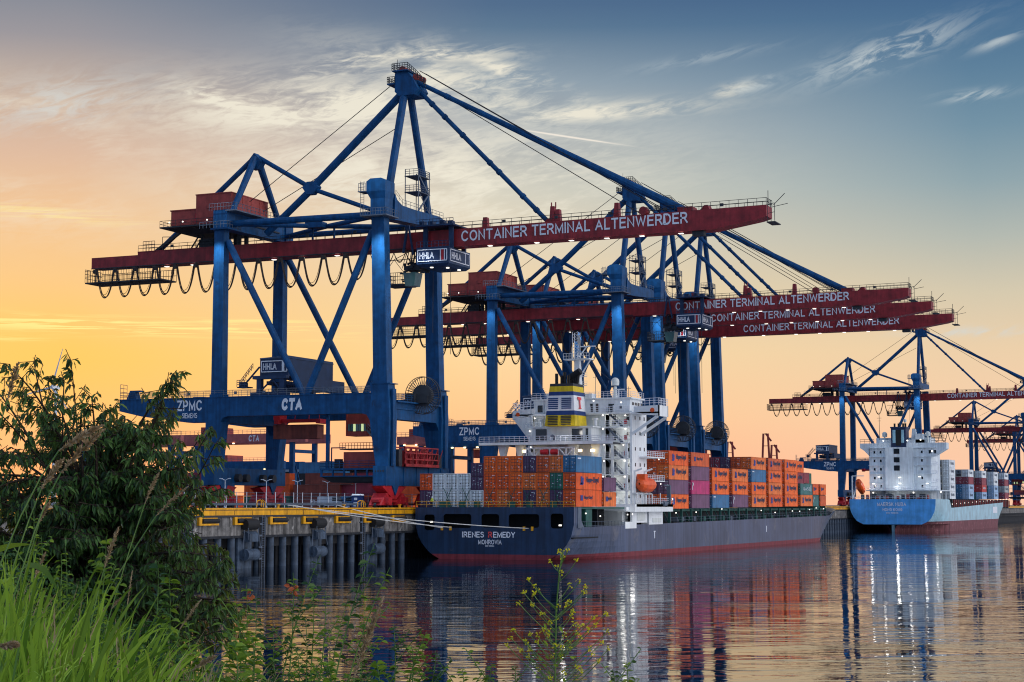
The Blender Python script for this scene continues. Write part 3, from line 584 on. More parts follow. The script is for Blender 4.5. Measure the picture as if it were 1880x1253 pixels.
    m = MB(); m.beam((-6.9, -5.4, 22.6), (-1.9, -5.4, 17.2), .12, .3); m.beam((-6.9, -4.4, 22.6), (-1.9, -4.4, 17.2), .12, .3); m.rail((-6.7, -5.45, 22.6), (-1.7, -5.45, 17.2), 1.1, .7, .045, 1)
    for k in range(14): m.box(-6.8 + k * .36, -6.5 + k * .36, -5.4, -4.4, 22.4 - k * .39, 22.45 - k * .39)
    B(m, 'stair', 'rail_grey', cb)
    # ---- lashing platform between the legs
    m = MB(); m.box(-13.6, -1.6, -10.4, 10.4, 15.4, 15.7); m.hexa([(-11.6, -9.6, 13.2), (-1.8, -9.6, 13.2), (-1.8, 9.6, 13.2), (-11.6, 9.6, 13.2)], [(-13.4, -10.2, 14.2), (-1.8, -10.2, 14.2), (-1.8, 10.2, 14.2), (-13.4, 10.2, 14.2)], 1); m.box(-13.6, -1.6, -10.4, 10.4, 14.2, 14.4)
    for k in range(6): m.box(-13.5 + k * 2.3, -13.2 + k * 2.3, -10.4, -10.1, 14.4, 15.4)
    m.rail((-13.6, -10.4, 15.7), (-1.8, -10.4, 15.7), 1.25, 2.0, .05, 2); m.rail((-13.6, -10.4, 15.7), (-13.6, 10, 15.7), 1.25, 2.0, .05, 2)
    m.box(-12.9, -12.4, -9.6, -9.0, 15.7, 25.3)
    for yy in (-8, 8): m.tube((-12.6, yy, 15.7), (-12.6, yy, 19.5), .12, 5)
    m.beam((-12.6, -8, 19.4), (-9.8, -8, 19.4), .2)
    B(m, 'lashing_platform', ['crane_blue', 'steel_dark'])
    m = MB(); m.box(-9.6, -2.0, -9.0, -5.6, 15.75, 18.6, 0); m.box(-11.8, -10.6, -8.4, -7.4, 15.75, 17.4, 1); m.box(-10.2, -1.8, -9.4, -5.4, 19.0, 19.2, 1); m.rail((-10.2, -9.4, 19.2), (-1.8, -9.4, 19.2), 1.0, .6, .045, 1, 1); B(m, 'store_room', ['house_red', 'steel_dark'])
    m = MB()   # red lashing cage by the seaward legs
    for yy in [-7 + k * 2.2 for k in range(7)]:
        m.box(-.6, -.4, yy, yy + .2, 16.0, 19.4); m.box(1.4, 1.6, yy, yy + .2, 16.0, 19.4); m.beam((1.5, yy + .1, 16.4), (1.5, yy + 2.2, 19.2), .1)
    for z in (16.0, 17.2, 18.3, 19.3): m.box(1.35, 1.65, -7, 6.4, z, z + .22); m.box(-.6, -.4, -7, 6.4, z, z + .2)
    m.box(-.6, 1.8, -7, 6.4, 16.0, 16.5)
    for yy in (-5.6, -3, -1, 1.6, 4): m.box(-.2, .9, yy, yy + .9, 16.5, 18.9)
    m.box(-.6, 1.2, -8.6, -7.3, 16.0, 19.0, 1); m.box(-.6, 1.2, 6.8, 8.6, 16.0, 18.4, 1)
    B(m, 'lashing_cage', ['crane_red', 'steel_dark'])
    # ---- cable reel
    m = MB(); c = Vector((1.6, 0, 28.9))
    for dy in (-.5, .5):
        ring = [c + Vector((3.35 * math.cos(t), dy, 3.35 * math.sin(t))) for t in [2 * math.pi * i / 40 for i in range(41)]]; m.path(ring, .07, 4)
        for i in range(40): t = 2 * math.pi * i / 40; m.tube(c + Vector((1.3 * math.cos(t), dy, 1.3 * math.sin(t))), c + Vector((3.35 * math.cos(t), dy, 3.35 * math.sin(t))), .055, 4)
    m.tube(c + Vector((0, -.55, 0)), c + Vector((0, .55, 0)), 1.9, 24); m.box(.4, 2.9, -.9, .9, 27.5, 28.8); m.box(-1.2, .6, -1.5, 1.8, 27.5, 29.2)
    B(m, 'cable_reel', 'steel_dark')
    return root
def trolley(root):
    """main trolley: platform on the boom, hanging winch house with sign, driver's cab"""
    t = bpy.data.objects.new('trolley', None); COL.objects.link(t); t.parent = root
    B = lambda mb, nm, mats, par=t: mb.build(nm, mats, par, (0, 0, ZQ))
    m = MB(); m.box(2.2, 9.6, -4.4, 4.4, 58.9, 59.15); m.rail((2.2, -4.4, 59.15), (9.6, -4.4, 59.15), 1.0, .7, .05, 1)
    for x in (2.6, 4.4, 6.6, 8.2): m.box(x, x + .9, -3.9, -2.6, 59.15, 59.15 + .5 + (x % 1) * .5)
    for x in (2.9, 8.0):
        for y in (-2.9, 2.4): m.box(x, x + .8, y, y + .5, 54.9, 58.9)
    m.box(2.4, 9.0, -4.5, -4.4, 54.9, 55.1); m.rail((2.4, -4.4, 55.05), (8.9, -4.4, 55.05), 1.1, .7, .05, 1)
    m.beam((-1.2, -2.6, 54.6), (-.4, -2.6, 59.6), .5, .3); m.beam((.8, -2.6, 54.2), (-.2, -2.6, 59.6), .3, .3)
    B(m, 'trolley_frame', 'crane_blue_dark')
    m = MB(); m.box(2.4, 8.8, -4.5, 4.5, 52.1, 54.95); m.hexa([(3.0, -4.0, 51.6), (8.2, -4.0, 51.6), (8.2, 4.0, 51.6), (3.0, 4.0, 51.6)], [(2.4, -4.5, 52.1), (8.8, -4.5, 52.1), (8.8, 4.5, 52.1), (2.4, 4.5, 52.1)]); wh = B(m, 'winch_house', 'crane_blue_dark')
    m = MB(); Y = -4.5; m.box(2.7, 8.4, Y - .04, Y, 52.6, 54.6, 1)
    for a in ((2.6, 8.5, 54.55, 54.7), (2.6, 8.5, 52.5, 52.65), (2.6, 2.75, 52.5, 54.7), (8.35, 8.5, 52.5, 54.7), (7.1, 7.25, 52.6, 54.6), (7.9, 8.05, 52.6, 54.6)): m.box(a[0], a[1], Y - .1, Y - .03, a[2], a[3])
    m.box(7.35, 7.8, Y - .08, Y - .03, 52.65, 54.55, 2); letter(m, 'HHLA', 3.0, Y - .05, 53.0, 2.9, 1.2, outline=.035)
    X = 8.8; m.box(X, X + .04, -3.9, 3.9, 52.6, 54.6, 1)
    for a in ((-4.0, 4.0, 54.55, 54.7), (-4.0, 4.0, 52.5, 52.65), (-4.0, -3.85, 52.5, 54.7), (3.85, 4.0, 52.5, 54.7), (2.2, 2.4, 52.6, 54.6)): m.box(X + .03, X + .1, a[0], a[1], a[2], a[3])
    letter(m, 'HHLA', X + .05, -3.4, 53.0, 4.0, 1.2, face='+x', outline=.035)
    B(m, 'sign', ['letter_white', 'sign_navy', 'bogie_red'], wh)
    m = MB()
    for x, y in ((5.0, -3.6), (7.4, -2), (8.0, 1.5)): m.tube((x, y, 51.45), (x, y, 51.6), .3, 10)
    m.build_each('floodlight', 'lamp_glow', wh, (0, 0, ZQ))
    m = MB(); m.box(-1.6, 1.6, -1.6, 1.6, 51.6, 52.4)   # spreader and head block jumble
    for k in range(26):
        a = Vector((random.uniform(-2.6, 1.8), random.uniform(-2.2, 2.2), random.uniform(49.2, 53.2))); m.box(a.x, a.x + random.uniform(.2, 1.0), a.y, a.y + .3, a.z, a.z + random.uniform(.2, .8))
    for k in range(14):
        x = random.uniform(-2, 1.6); m.beam((x, -1.5 + k * .2, 52), (x * .6, -1 + k * .15, 55.4), .1)
    m.box(-5.6, -1.2, -2.6, 2.6, 48.9, 49.1); m.rail((-5.6, -2.6, 49.1), (-1.4, -2.6, 49.1), 2.0, .45, .05, 2); m.rail((-5.6, -2.6, 49.1), (-5.6, 2.6, 49.1), 2.0, .6, .05, 2)
    m.beam((-5.4, -2, 51), (-3.4, -2, 53.6), .08); m.beam((-1.6, -2, 51.4), (-3.4, -2, 53.6), .08); m.beam((-5.6, -2, 53.4), (1, -2, 53.6), .12); m.beam((-3.4, -2, 53.6), (-.5, -2, 54.8), .1)
    hb = B(m, 'hoist_gear', 'steel_dark')
    m = MB(); m.hexa([(-.8, -2.6, 48.6), (1.0, -2.6, 48.6), (1.0, -.2, 48.6), (-.8, -.2, 48.6)], [(-1.2, -2.8, 51), (1.4, -2.8, 51), (1.4, 0, 51), (-1.2, 0, 51)]); B(m, 'driver_cab', 'cab_glass', hb)
    m = MB()
    for x in (4.3, 6.1, 7.8): m.tube((x, -1.6, 36 if x > 7 else 40), (x, -1.6, 52), .05, 4)
    m.build_each('hoist_rope', 'rope', t, (0, 0, ZQ))
    return t
first = crane('container_crane'); tr0 = trolley(first)
CR = [(0, 0, 'nearest blue gantry crane with red boom, towering over the quay at left'),
      (122, 8.6, 'second nearest blue gantry crane, standing behind the near ship funnel'),
      (151, -4.5, 'third blue gantry crane in the row, close behind the second crane'),
      (181, -14, 'fourth blue gantry crane, last of the tight row behind the near ship'),
      (503, -11, 'blue gantry crane standing over the far light blue ship'),
      (860, -2, 'distant blue gantry crane beyond the bow of the far ship'),
      (1060, -8, 'smallest distant blue gantry crane at the right edge of the view')]
KM = {}
for c_ in bpy.data.objects:
    if c_.parent: KM.setdefault(c_.parent.name, []).append(c_)
for i, (d, tx, lab) in enumerate(CR):
    o = first if i == 0 else copy_tree(first, None, KM)
    o.location = (OX, OY + d, ZQ); o['label'] = lab; o['group'] = 'gantry cranes along the quay'
    if i:
        for c_ in o.children:
            if c_.name.startswith('trolley') and c_.type == 'EMPTY': c_.location.x = tx
            if d == 503 and c_.name.startswith('portal_trolley'): c_.location.x = -20

# added spot lights without fixtures brighten the crane legs, cross beams and sills
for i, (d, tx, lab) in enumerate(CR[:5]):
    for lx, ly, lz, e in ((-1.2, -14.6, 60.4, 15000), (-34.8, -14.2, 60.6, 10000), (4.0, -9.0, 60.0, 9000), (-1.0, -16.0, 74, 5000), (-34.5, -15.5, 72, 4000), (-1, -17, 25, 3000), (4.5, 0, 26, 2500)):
        ld = bpy.data.lights.new('leg_fill_spot', 'SPOT'); ld.energy = e * (1.0 if i == 0 else .8); ld.spot_size = R(70); ld.spot_blend = .8; ld.color = (.9, .95, 1.0); ld.shadow_soft_size = .3
        lo = bpy.data.objects.new('leg_fill_spot', ld); COL.objects.link(lo); lo.location = (OX + lx, OY + d + ly, lz); lo.rotation_euler = Vector((0, -.12, 1)).to_track_quat('Z', 'Y').to_euler()
# ================================================================== water, land, quay
XF = -138.7
def water_mat():
    m = bpy.data.materials.new('water'); m.use_nodes = True; t = NT(m.node_tree); b = t.n['Principled BSDF']
    b.inputs['Base Color'].default_value = (.006, .012, .022, 1); b.inputs['Roughness'].default_value = .012; b.inputs['IOR'].default_value = 3.6; b.inputs['Specular IOR Level'].default_value = .8
    g = t.node('ShaderNodeNewGeometry'); sp = t.node('ShaderNodeSeparateXYZ'); t.l.new(g.outputs['Position'], sp.inputs[0]); wa = YAW + .10
    uu = t.m('ADD', t.m('MULTIPLY', sp.outputs[0], math.cos(wa)), t.m('MULTIPLY', sp.outputs[1], math.sin(wa))); vv = t.m('SUBTRACT', t.m('MULTIPLY', sp.outputs[1], math.cos(wa)), t.m('MULTIPLY', sp.outputs[0], math.sin(wa)))
    wv_ = t.xyz(t.m('MULTIPLY', uu, .30), vv, 0)
    a = t.noise(wv_, .34, 3, .5, .7); c = t.noise(wv_, 1.3, 2, .5, .5); d = t.noise(t.xyz(t.m('MULTIPLY', uu, .5), vv, 3), .022, 4, .6, 1.0)
    amp = t.rng(d, .38, .62, .30, 1.15)
    h = t.m('MULTIPLY', t.m('ADD', t.m('MULTIPLY', a, 1.2), t.m('MULTIPLY', c, .22)), amp)
    bp = t.node('ShaderNodeBump'); bp.inputs['Strength'].default_value = 1.0; bp.inputs['Distance'].default_value = .062
    t.l.new(h, bp.inputs['Height']); t.l.new(bp.outputs[0], b.inputs['Normal']); M['water'] = m
water_mat()
m = MB(); m.add([(-3000, -400, 0), (4000, -400, 0), (4000, 12000, 0), (-3000, 12000, 0)], [(0, 1, 2, 3)]); tag(m.build('water', 'water'), kind='structure')
paint('yard_ground', (.075, .078, .085), .9, var=.25, streak=0, scale=.08)
m = MB(); m.box(-9000, -141.8, -300, 12000, 3.0, ZQ); tag(m.build('ground', 'yard_ground'), kind='structure')
QY0, QY1 = 120, 1500
# quay wall: capping beam of board-marked concrete, a sheet wall behind, deck edge
q = thing('quay_wall', (XF, QY0, 0), 'long concrete quay wall with yellow top edge standing on round piles', 'quay wall')
def QB(mb, nm, mats, par=q): return mb.build(nm, mats, par, (XF, QY0, 0))
m = MB(); m.box(-142.2, XF - .25, QY0, QY1, 4.8, 8.68); m.box(-142.6, XF - .05, QY0, QY1, 4.45, 4.8, 1)
y = QY0 + 4
while y < 560:
    m.box(XF - .26, XF - .235, y, y + .05, 4.85, 8.6, 1); y += 12.4
QB(m, 'capping_beam', ['concrete', 'concrete_dark'])
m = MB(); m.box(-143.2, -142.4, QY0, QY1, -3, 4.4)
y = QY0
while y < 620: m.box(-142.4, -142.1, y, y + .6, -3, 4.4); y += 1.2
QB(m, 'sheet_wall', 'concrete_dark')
m = MB(); m.box(XF - .35, XF + .1, QY0, QY1, 8.56, 8.80); m.box(XF - .25, XF - .02, QY0, QY1, 8.44, 8.56, 1); m.box(XF - .25, XF + .02, QY0, QY1, 7.75, 8.44, 0); m.box(XF - .25, XF - .05, QY0, QY1, 7.45, 7.75, 1)
y = QY0
while y < 700: m.box(XF + .02, XF + .05, y, y + .08, 7.78, 8.42, 1); y += 4.9
QB(m, 'edge_beam', ['yellow', 'steel_dark'])
m = MB()
for xr in (-141.4, OX - .25, OX + .35): m.box(xr, xr + .1, QY0, 620, 8.7, 8.84)
y = QY0
while y < 420: m.box(-141.3, -140.5, y, y + 1.4, 8.702, 8.76, 1); y += 3.0
QB(m, 'crane_rail', ['steel_dark', 'letter_white'])
pile = None
y = 150.0; k = 0; piles = []
while y < 275:
    pm = MB()
    if pile is None:
        pm.tube((0, 0, -3), (0, 0, 4.45), .56, 20); pm.tube((0, 0, .0), (0, 0, .5), .575, 20); pile = pm.build('pile', 'pile', q, smooth=False); o = pile
    else: o = pile.copy(); COL.objects.link(o)
    o.location = (-.75, y - QY0, 0); y += 3.6
y = 470
while y < 640:
    if not (500 < y < 505): o = pile.copy(); COL.objects.link(o); o.location = (-.75, y - QY0, 0)
    y += 3.6
# fenders: each a panel with three rubber rolls, hung on chains
def fender(y, lab, long=True):
    t = thing('quay_fender', (XF, y, 2), lab, 'fender', 'fenders hanging on the quay wall'); off = (XF, y, 2)
    m = MB(); m.box(XF - .9, XF - .5, y - 1.9, y + 1.9, -1, 4.4); m.build('panel', 'pile', t, off)
    m = MB(); m.tube((XF + .3, y - 1.5, 6.4), (XF + .3, y + 1.7, 6.4), .78, 16); m.build('rubber_roll', 'rubber', t, off)
    m = MB(); m.tube((XF + .3, y - 1.4, 2.0), (XF + .3, y + 1.8, 2.0), .85, 16); m.tube((XF + .3, y - 1.5, 2.0), (XF + .3, y + 1.9, 2.0), .3, 12); m.build('rubber_roll', 'pile', t, off)
    m = MB(); m.box(XF - .1, XF + .9, y - .9, y + 1.5, 3.9, 5.0); m.hexa([(XF - .1, y - .9, 5), (XF + .9, y - .9, 5), (XF + .9, y + 1.5, 5), (XF - .1, y + 1.5, 5)], [(XF - .1, y - 1.2, 5.4), (XF + .3, y - 1.2, 5.4), (XF + .3, y + 1.8, 5.4), (XF - .1, y + 1.8, 5.4)]); m.build('bracket_box', 'pile', t, off)
    m = MB()
    for a, b in (((XF + .9, y - 1.3, 6.6), (XF + .7, y - .9, 4.2)), ((XF + .9, y + 1.7, 6.6), (XF + .7, y + 1.5, 4.2)), ((XF + .4, y - 1.6, 5.6), (XF + .6, y - 2.1, 3.0)), ((XF + .4, y + 2.2, 5.6), (XF + .6, y + 2.6, 3.0))): m.tube(a, b, .07, 5)
    m.build('chain', 'rail_grey', t, off)
for px, lab in ((332, 'black fender roll on the quay wall partly behind the tree leaves'), (455, 'grey and black quay fender left of the first ladder'), (580, 'grey and black quay fender between the two ladders'), (688, 'grey and black quay fender nearest the dark ship stern')):
    yy = (lambda p: p)(None)
    d = FW + RT * ((px - CX) / FPX) - UP * ((975 - CY) / FPX); tt = XF / d.x; fender((d * tt).y, lab)
def at_wall(px, py=960):
    d = FW + RT * ((px - CX) / FPX) - UP * ((py - CY) / FPX); return (d * (XF / d.x)).y
# yellow framed slots under the edge
for i, px in enumerate((382, 446, 510, 570, 629, 680, 731)):
    y = at_wall(px); m = MB(); m.box(XF - .25, XF + .15, y - 2.4, y - 1.7, 6.35, 7.5); m.box(XF - .25, XF + .15, y - 1.7, y + 2.6, 6.35, 6.6); m.box(XF - .25, XF - .1, y - 1.7, y + 2.6, 7.3, 7.5)
    m.tube((XF + .05, y - 1.6, 6.98), (XF + .05, y + 2.6, 6.98), .33, 10, 1)
    o = m.build('fender_slot', ['yellow', 'rubber'], None, (XF, y, 7))
    o.location = (XF, y, 7)
    tag(o, 'yellow framed black fender bar, %s from the tree, under the quay edge' % ['first', 'second', 'third', 'fourth', 'fifth', 'sixth', 'seventh'][i], 'fender bar', 'yellow framed bars along the quay edge')
for px, lab in ((484, 'dark ladder recess in the quay wall, left one of two'), (668, 'dark ladder recess in the quay wall, right one nearest the ship')):
    y = at_wall(px); t = thing('quay_ladder', (XF, y, 0), lab, 'ladder', 'ladders set in the quay wall'); off = (XF, y, 0)
    m = MB(); m.box(XF - .24, XF - .17, y - .9, y + .9, -1, 7.7); m.build('recess', 'interior_shade', t, off)  # dark panel on the wall face, recess shade put into its colour
    m = MB(); m.tube((XF - .1, y + .5, -.5), (XF - .1, y + .5, 8.4), .1, 6); m.tube((XF - .1, y - .3, -.5), (XF - .1, y - .3, 8.4), .07, 6)
    for k in range(24): m.tube((XF - .1, y - .3, .2 + k * .34), (XF - .1, y + .5, .2 + k * .34), .035, 5)
    for k in range(4): m.box(XF - .2, XF, y - 1.1, y - .3, 1.2 + k * 1.7, 1.45 + k * 1.7)
    m.build('ladder_rungs', 'rail_grey', t, off)
    m = MB(); m.path([(XF - .9, y - .5, 8.95), (XF - .9, y - .5, 9.8), (XF - .6, y, 10.0), (XF - .1, y, 9.6), (XF - .1, y, 8.9)], .07, 5); m.path([(XF - .9, y + .7, 8.95), (XF - .9, y + .7, 9.8), (XF - .6, y + .6, 10.0), (XF - .1, y + .6, 9.6), (XF - .1, y + .6, 8.9)], .07, 5); m.build('grab_rail', 'yellow', t, off)
# fence and lamp posts on the quay
t = thing('quay_fence', (-150, QY0, ZQ), 'long pale mesh fence on the quay behind the yellow edge', 'fence')
m = MB(); y = 190
while y < 330: m.tube((-150, y, ZQ), (-150, y, 11.3), .06, 5); y += 2.9
m.build('post', 'letter_white', t, (-150, QY0, ZQ))
m = MB()
for z in (9.2, 9.7, 10.2, 10.7, 11.2): m.tube((-150, 190, z), (-150, 330, z), .03, 4)
y = 190
while y < 330: m.tube((-150, y, 9.0), (-150, y, 11.2), .012, 3); y += .4
m.build('mesh_panel', 'rail_grey', t, (-150, QY0, ZQ))
t = thing('guard_rail', (-146.2, QY0, ZQ), 'low grey guard rail in front of the pale fence on the quay', 'guard rail')
m = MB(); m.box(-146.3, -146.1, 185, 320, 9.2, 9.55); y = 185
while y < 320: m.box(-146.3, -146.15, y, y + .15, ZQ, 9.5); y += 3.8
m.build('beam', 'rail_grey', t, (-146.2, QY0, ZQ))
lp = None
for i, px in enumerate((346, 413, 489, 546, 601, 653)):
    d = FW + RT * ((px - CX) / FPX) - UP * ((905 - CY) / FPX); x_ = -160; y = (d * (x_ / d.x)).y
    lab = 'white twin arm lamp post, %s of six from the left on the quay' % ['first', 'second', 'third', 'fourth', 'fifth', 'sixth'][i]
    if lp is None:
        lp = thing('lamp_post', (0, 0, 0), lab, 'lamp post', 'twin arm lamp posts on the quay'); m = MB(); m.tube((0, 0, 0), (0, 0, 4.7), .09, 8, r2=.05); m.box(-.15, .15, -.15, .15, 0, .25); m.build('pole', 'letter_white', lp)
        for s in (-1, 1): m = MB(); m.tube((0, 0, 4.6), (s * .6, 0, 4.85), .05, 5); m.hexa([(s * .55, -.12, 4.80), (s * 1.1, -.08, 4.9), (s * 1.1, .08, 4.9), (s * .55, .12, 4.80)], [(s * .55, -.12, 4.92), (s * 1.1, -.08, 4.98), (s * 1.1, .08, 4.98), (s * .55, .12, 4.92)]); m.build('lamp_head', 'letter_white', lp)
        o = lp
    else: o = copy_tree(lp)
    o.location = (x_, y, ZQ); o['label'] = lab
t = thing('portable_toilet', (-146.5, 262, ZQ), 'blue portable toilet cabin with white roof on the quay', 'portable toilet')
yy = 0
d = FW + RT * ((657 - CX) / FPX) - UP * ((915 - CY) / FPX); yy = (d * (-147 / d.x)).y; t.location = (-147, yy, ZQ)
m = MB(); m.box(-.8, .8, -.8, .8, .1, 2.2); m.build('cabin', 'funnel_blue', t)
m = MB(); m.hexa([(-.9, -.9, 2.2), (.9, -.9, 2.2), (.9, .9, 2.2), (-.9, .9, 2.2)], [(-.6, -.6, 2.45), (.6, -.6, 2.45), (.6, .6, 2.45), (-.6, .6, 2.45)]); m.build('roof', 'letter_white', t)
m = MB(); m.box(-.4, .4, -.83, -.8, .3, 1.0); m.box(-.3, .3, -.83, -.8, 1.4, 1.8); m.build('door_panel', 'letter_white', t)
for i, px in enumerate((356, 520, 640, 742)):
    y = at_wall(px, 935); m = MB(); m.tube((0, 0, 0), (0, 0, .45), .22, 10, r2=.18); m.tube((0, 0, .45), (0, 0, .6), .32, 10); m.box(-.4, .4, -.4, .4, -.02, .03)
    o = m.build('bollard', 'yellow'); o.location = (XF - .9, y, 8.73); tag(o, 'small yellow mooring bollard, %s from the left on the quay edge' % ['first', 'second', 'third', 'fourth'][i], 'bollard', 'mooring bollards on the quay edge')
# ================================================================== ships
def hull(root, x0, x1, yst, ybow, ytip, zst, side_z, prof, mats, boot, fwd_z, ystep):
    """lofted hull: stations along y; half breadth from the waterline (w) to the deck edge (d)"""
    xc = (x0 + x1) / 2; H = (x1 - x0) / 2; L = ybow - yst
    lv = [-1.6, -.6, 0, boot * .5, boot, 2.0, 3.0, 4.2, 5.4, 6.2, 7.2, 8.2, 9.2, 11.4]
    if boot > 2: lv = [-1.6, -.6, 0, boot * .33, 2.3, 2.6, boot, boot + 1, 4.6, 6.0, 7.4, 8.6, 9.8, 10.8, 11.4]
    def half(y, z):
        t = min(1, max(0, (y - yst) / 26.0)); h = H
        pz = prof(z); h = pz + (H - pz) * (t ** (1.3 if boot > 2 and z < 2.5 else .55))
        f = max(0.0, (y - (ybow - .42 * L * .62)) / (.42 * L * .62))
        if f > 0:
            s = min(1, max(0, z / 8.5)); wl = H * max(0, 1 - (f / .88) ** 1.9); dk = H * max(0, 1 - max(0, (f - .30) / .84) ** 2.4)
            h = min(h, wl + (dk - wl) * s ** .9)
        return max(h, 0.02)
    ys = [yst + L * i / 60 for i in range(61)] + [ybow + (ytip - ybow) * i / 10 for i in range(1, 11)]
    ys = sorted(set(ys + [ystep - .01, ystep + .01]))
    V_, F_, MI = [], [], []
    for y in ys:
        top = side_z(y)
        for z in lv:
            zz = min(z, top); hb = half(y, zz)
            V_ += [(xc - hb, y, zz), (xc + hb, y, zz)]
    n = len(lv)
    for i in range(len(ys) - 1):
        for j in range(n - 1):
            for s in (0, 1):
                a = (i * n + j) * 2 + s; b = (i * n + j + 1) * 2 + s; c = ((i + 1) * n + j + 1) * 2 + s; d_ = ((i + 1) * n + j) * 2 + s
                F_.append((a, d_, c, b) if s == 1 else (a, b, c, d_)); MI.append(1 if lv[j + 1] <= boot + .01 else 0)
        a = (i * n + n - 1) * 2; c = ((i + 1) * n + n - 1) * 2
    m = MB(); m.v = V_; m.f = F_; m.mi = MI
    h = m.build('hull', mats, root, (xc, yst, 0), smooth=False)
    m = MB()
    for i in range(len(ys) - 1):
        ya, yb = ys[i], ys[i + 1]; za, zb = side_z(ya) - .9, side_z(yb) - .9; ha, hb = half(ya, za) - .05, half(yb, zb) - .05
        m.add([(xc - ha, ya, za), (xc + ha, ya, za), (xc + hb, yb, zb), (xc - hb, yb, zb)], [(0, 1, 2, 3)])
    m.build('deck', 'interior_shade' if boot < 2 else 'steel_dark', root, (xc, yst, 0))
    return half
def transom(root, x0, x1, y, top, prof, mat, boot, bmat, holes, off, strip=True):
    xc = (x0 + x1) / 2
    cu = bpy.data.curves.new('t', 'CURVE'); cu.dimensions = '2D'; cu.fill_mode = 'BOTH'; cu.extrude = .06
    zs = [boot + (top - boot) * i / 14 for i in range(15)]
    P_ = [(xc + prof(z), z) for z in zs] + [(xc - prof(z), z) for z in reversed(zs)]
    def spl(pts):
        s = cu.splines.new('POLY'); s.points.add(len(pts) - 1); s.use_cyclic_u = True
        for i, p in enumerate(pts): s.points[i].co = (p[0], p[1], 0, 1)
    spl(P_)
    for a, b, z0, z1 in holes:
        r = .45; pts = []
        for cx_, cz_, t0 in ((b - r, z1 - r, 0), (a + r, z1 - r, 90), (a + r, z0 + r, 180), (b - r, z0 + r, 270)):
            for k in range(4): t = R(t0 + k * 30); pts.append((cx_ + r * math.cos(t), cz_ + r * math.sin(t)))
        spl(pts)
    ob = bpy.data.objects.new('t', cu); COL.objects.link(ob); dg = bpy.context.evaluated_depsgraph_get(); me = bpy.data.meshes.new_from_object(ob.evaluated_get(dg)); bpy.data.objects.remove(ob)
    mb = MB(); mb.add([(v.co.x, y - v.co.z, v.co.y) for v in me.vertices], [tuple(p.vertices) for p in me.polygons])
    o = mb.build('transom', mat, root, off)
    if not strip: return o
    zs = [-1.6, -.8, 0, boot]; mb = MB(); P_ = [(xc + prof(z), y - .06, z) for z in zs] + [(xc - prof(z), y - .06, z) for z in reversed(zs)]; mb.prism(P_, (0, .12, 0)); mb.build('boot_top', bmat, root, off)
    return o
S1 = (-123.2, 275.0, 0)
def prof1(z):
    pts = [(-1.6, 2.0), (-.6, 7.5), (0, 10.2), (.4, 11.2), (1.4, 12.4), (2.6, 13.5), (4.0, 14.3), (6, 14.8), (12, 14.85)]
    for (a, b), (c, d_) in zip(pts[:-1], pts[1:]):
        if z <= c: return b + (d_ - b) * max(0, (z - a)) / (c - a)
    return pts[-1][1]
ship1 = thing('container_ship', S1, 'near dark blue container ship with lighter lit side, white bridge and yellow funnel', 'container ship', 'container ships moored at the quay')
def sz1(y):
    if y < 278.2: return 8.85
    if y < 462: return 5.5 + (y - 278) / 178 * 1.0
    return 7.4 + (y - 462) / 42 * 1.6
half1 = hull(ship1, -138.05, -108.35, 275.1, 494, 504, 8.85, sz1, prof1, ['hull_navy_lit', 'boot_red'], .85, 9.6, 278.2)
h1 = [(-136.3, -134.3, 4.9, 7.6), (-132.6, -127.3, 5.3, 7.7), (-125.4, -122.1, 5.4, 7.7), (-120.3, -114.7, 5.4, 7.7), (-112.6, -110.3, 5.3, 7.8)]
tr = transom(ship1, -138.05, -108.35, 275.0, 8.85, prof1, 'hull_navy', .85, 'boot_red', h1, S1)
def S1B(mb, nm, mats, par=ship1, **k): return mb.build(nm, mats, par, S1, **k)
m = MB(); letter(m, 'IRENES', -129.0, 274.9, 3.7, 4.1, 1.0, bold=.01); letter(m, 'EMEDY', -123.15, 274.9, 3.7, 4.05, 1.0, bold=.01); letter(m, 'MONROVIA', -125.95, 274.9, 2.55, 4.35, .8, bold=-.005); letter(m, 'IMO 9359301', -124.6, 274.9, 2.15, 1.6, .24, bold=.02)
letter(m, 'R', -124.1, 274.9, 3.7, .75, 1.0, mi=1, bold=.02)
S1B(m, 'name_lettering', ['letter_white', 'letter_red'], tr)
m = MB()
for x in (-133.0, -131.4, -117.6, -116.1): m.box(x, x + .35, 274.7, 274.95, 4.9, 5.6)
for x, z in ((-135.5, 6.2), (-111.4, 5.7)): m.box(x, x + .5, 275.6, 275.7, z, z + .25, 1)
m.build_each('fairlead', ['yellow', 'lamp_glow'], tr, S1)
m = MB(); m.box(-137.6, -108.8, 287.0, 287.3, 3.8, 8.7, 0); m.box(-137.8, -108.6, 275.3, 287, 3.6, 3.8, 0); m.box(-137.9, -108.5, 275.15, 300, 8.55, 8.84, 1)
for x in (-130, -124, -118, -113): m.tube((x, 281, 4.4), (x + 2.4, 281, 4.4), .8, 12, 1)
S1B(m, 'mooring_deck', ['interior_shade', 'deck_green'])
m = MB(); m.rail((-138, 275.2, 8.85), (-108.4, 275.2, 8.85), 1.0, 2.0, .03, 1, 1)
for x in (-133.6, -129.8, -127, -120.4, -117.2, -112.8): m.box(x, x + (1.9 if x < -132 else 1.0), 275.3, 275.8, 8.85, 9.9, 0)
for x in (-133, -129.4, -125, -121, -118, -115, -112.5): m.beam((x, 275.7, 8.9), (x + 1.6, 275.75, 12.2), .08, .08, 0); m.beam((x + 1.6, 275.7, 8.9), (x, 275.75, 12.2), .08, .08, 0)
S1B(m, 'lashing_gear', ['deck_green', 'yellow'])
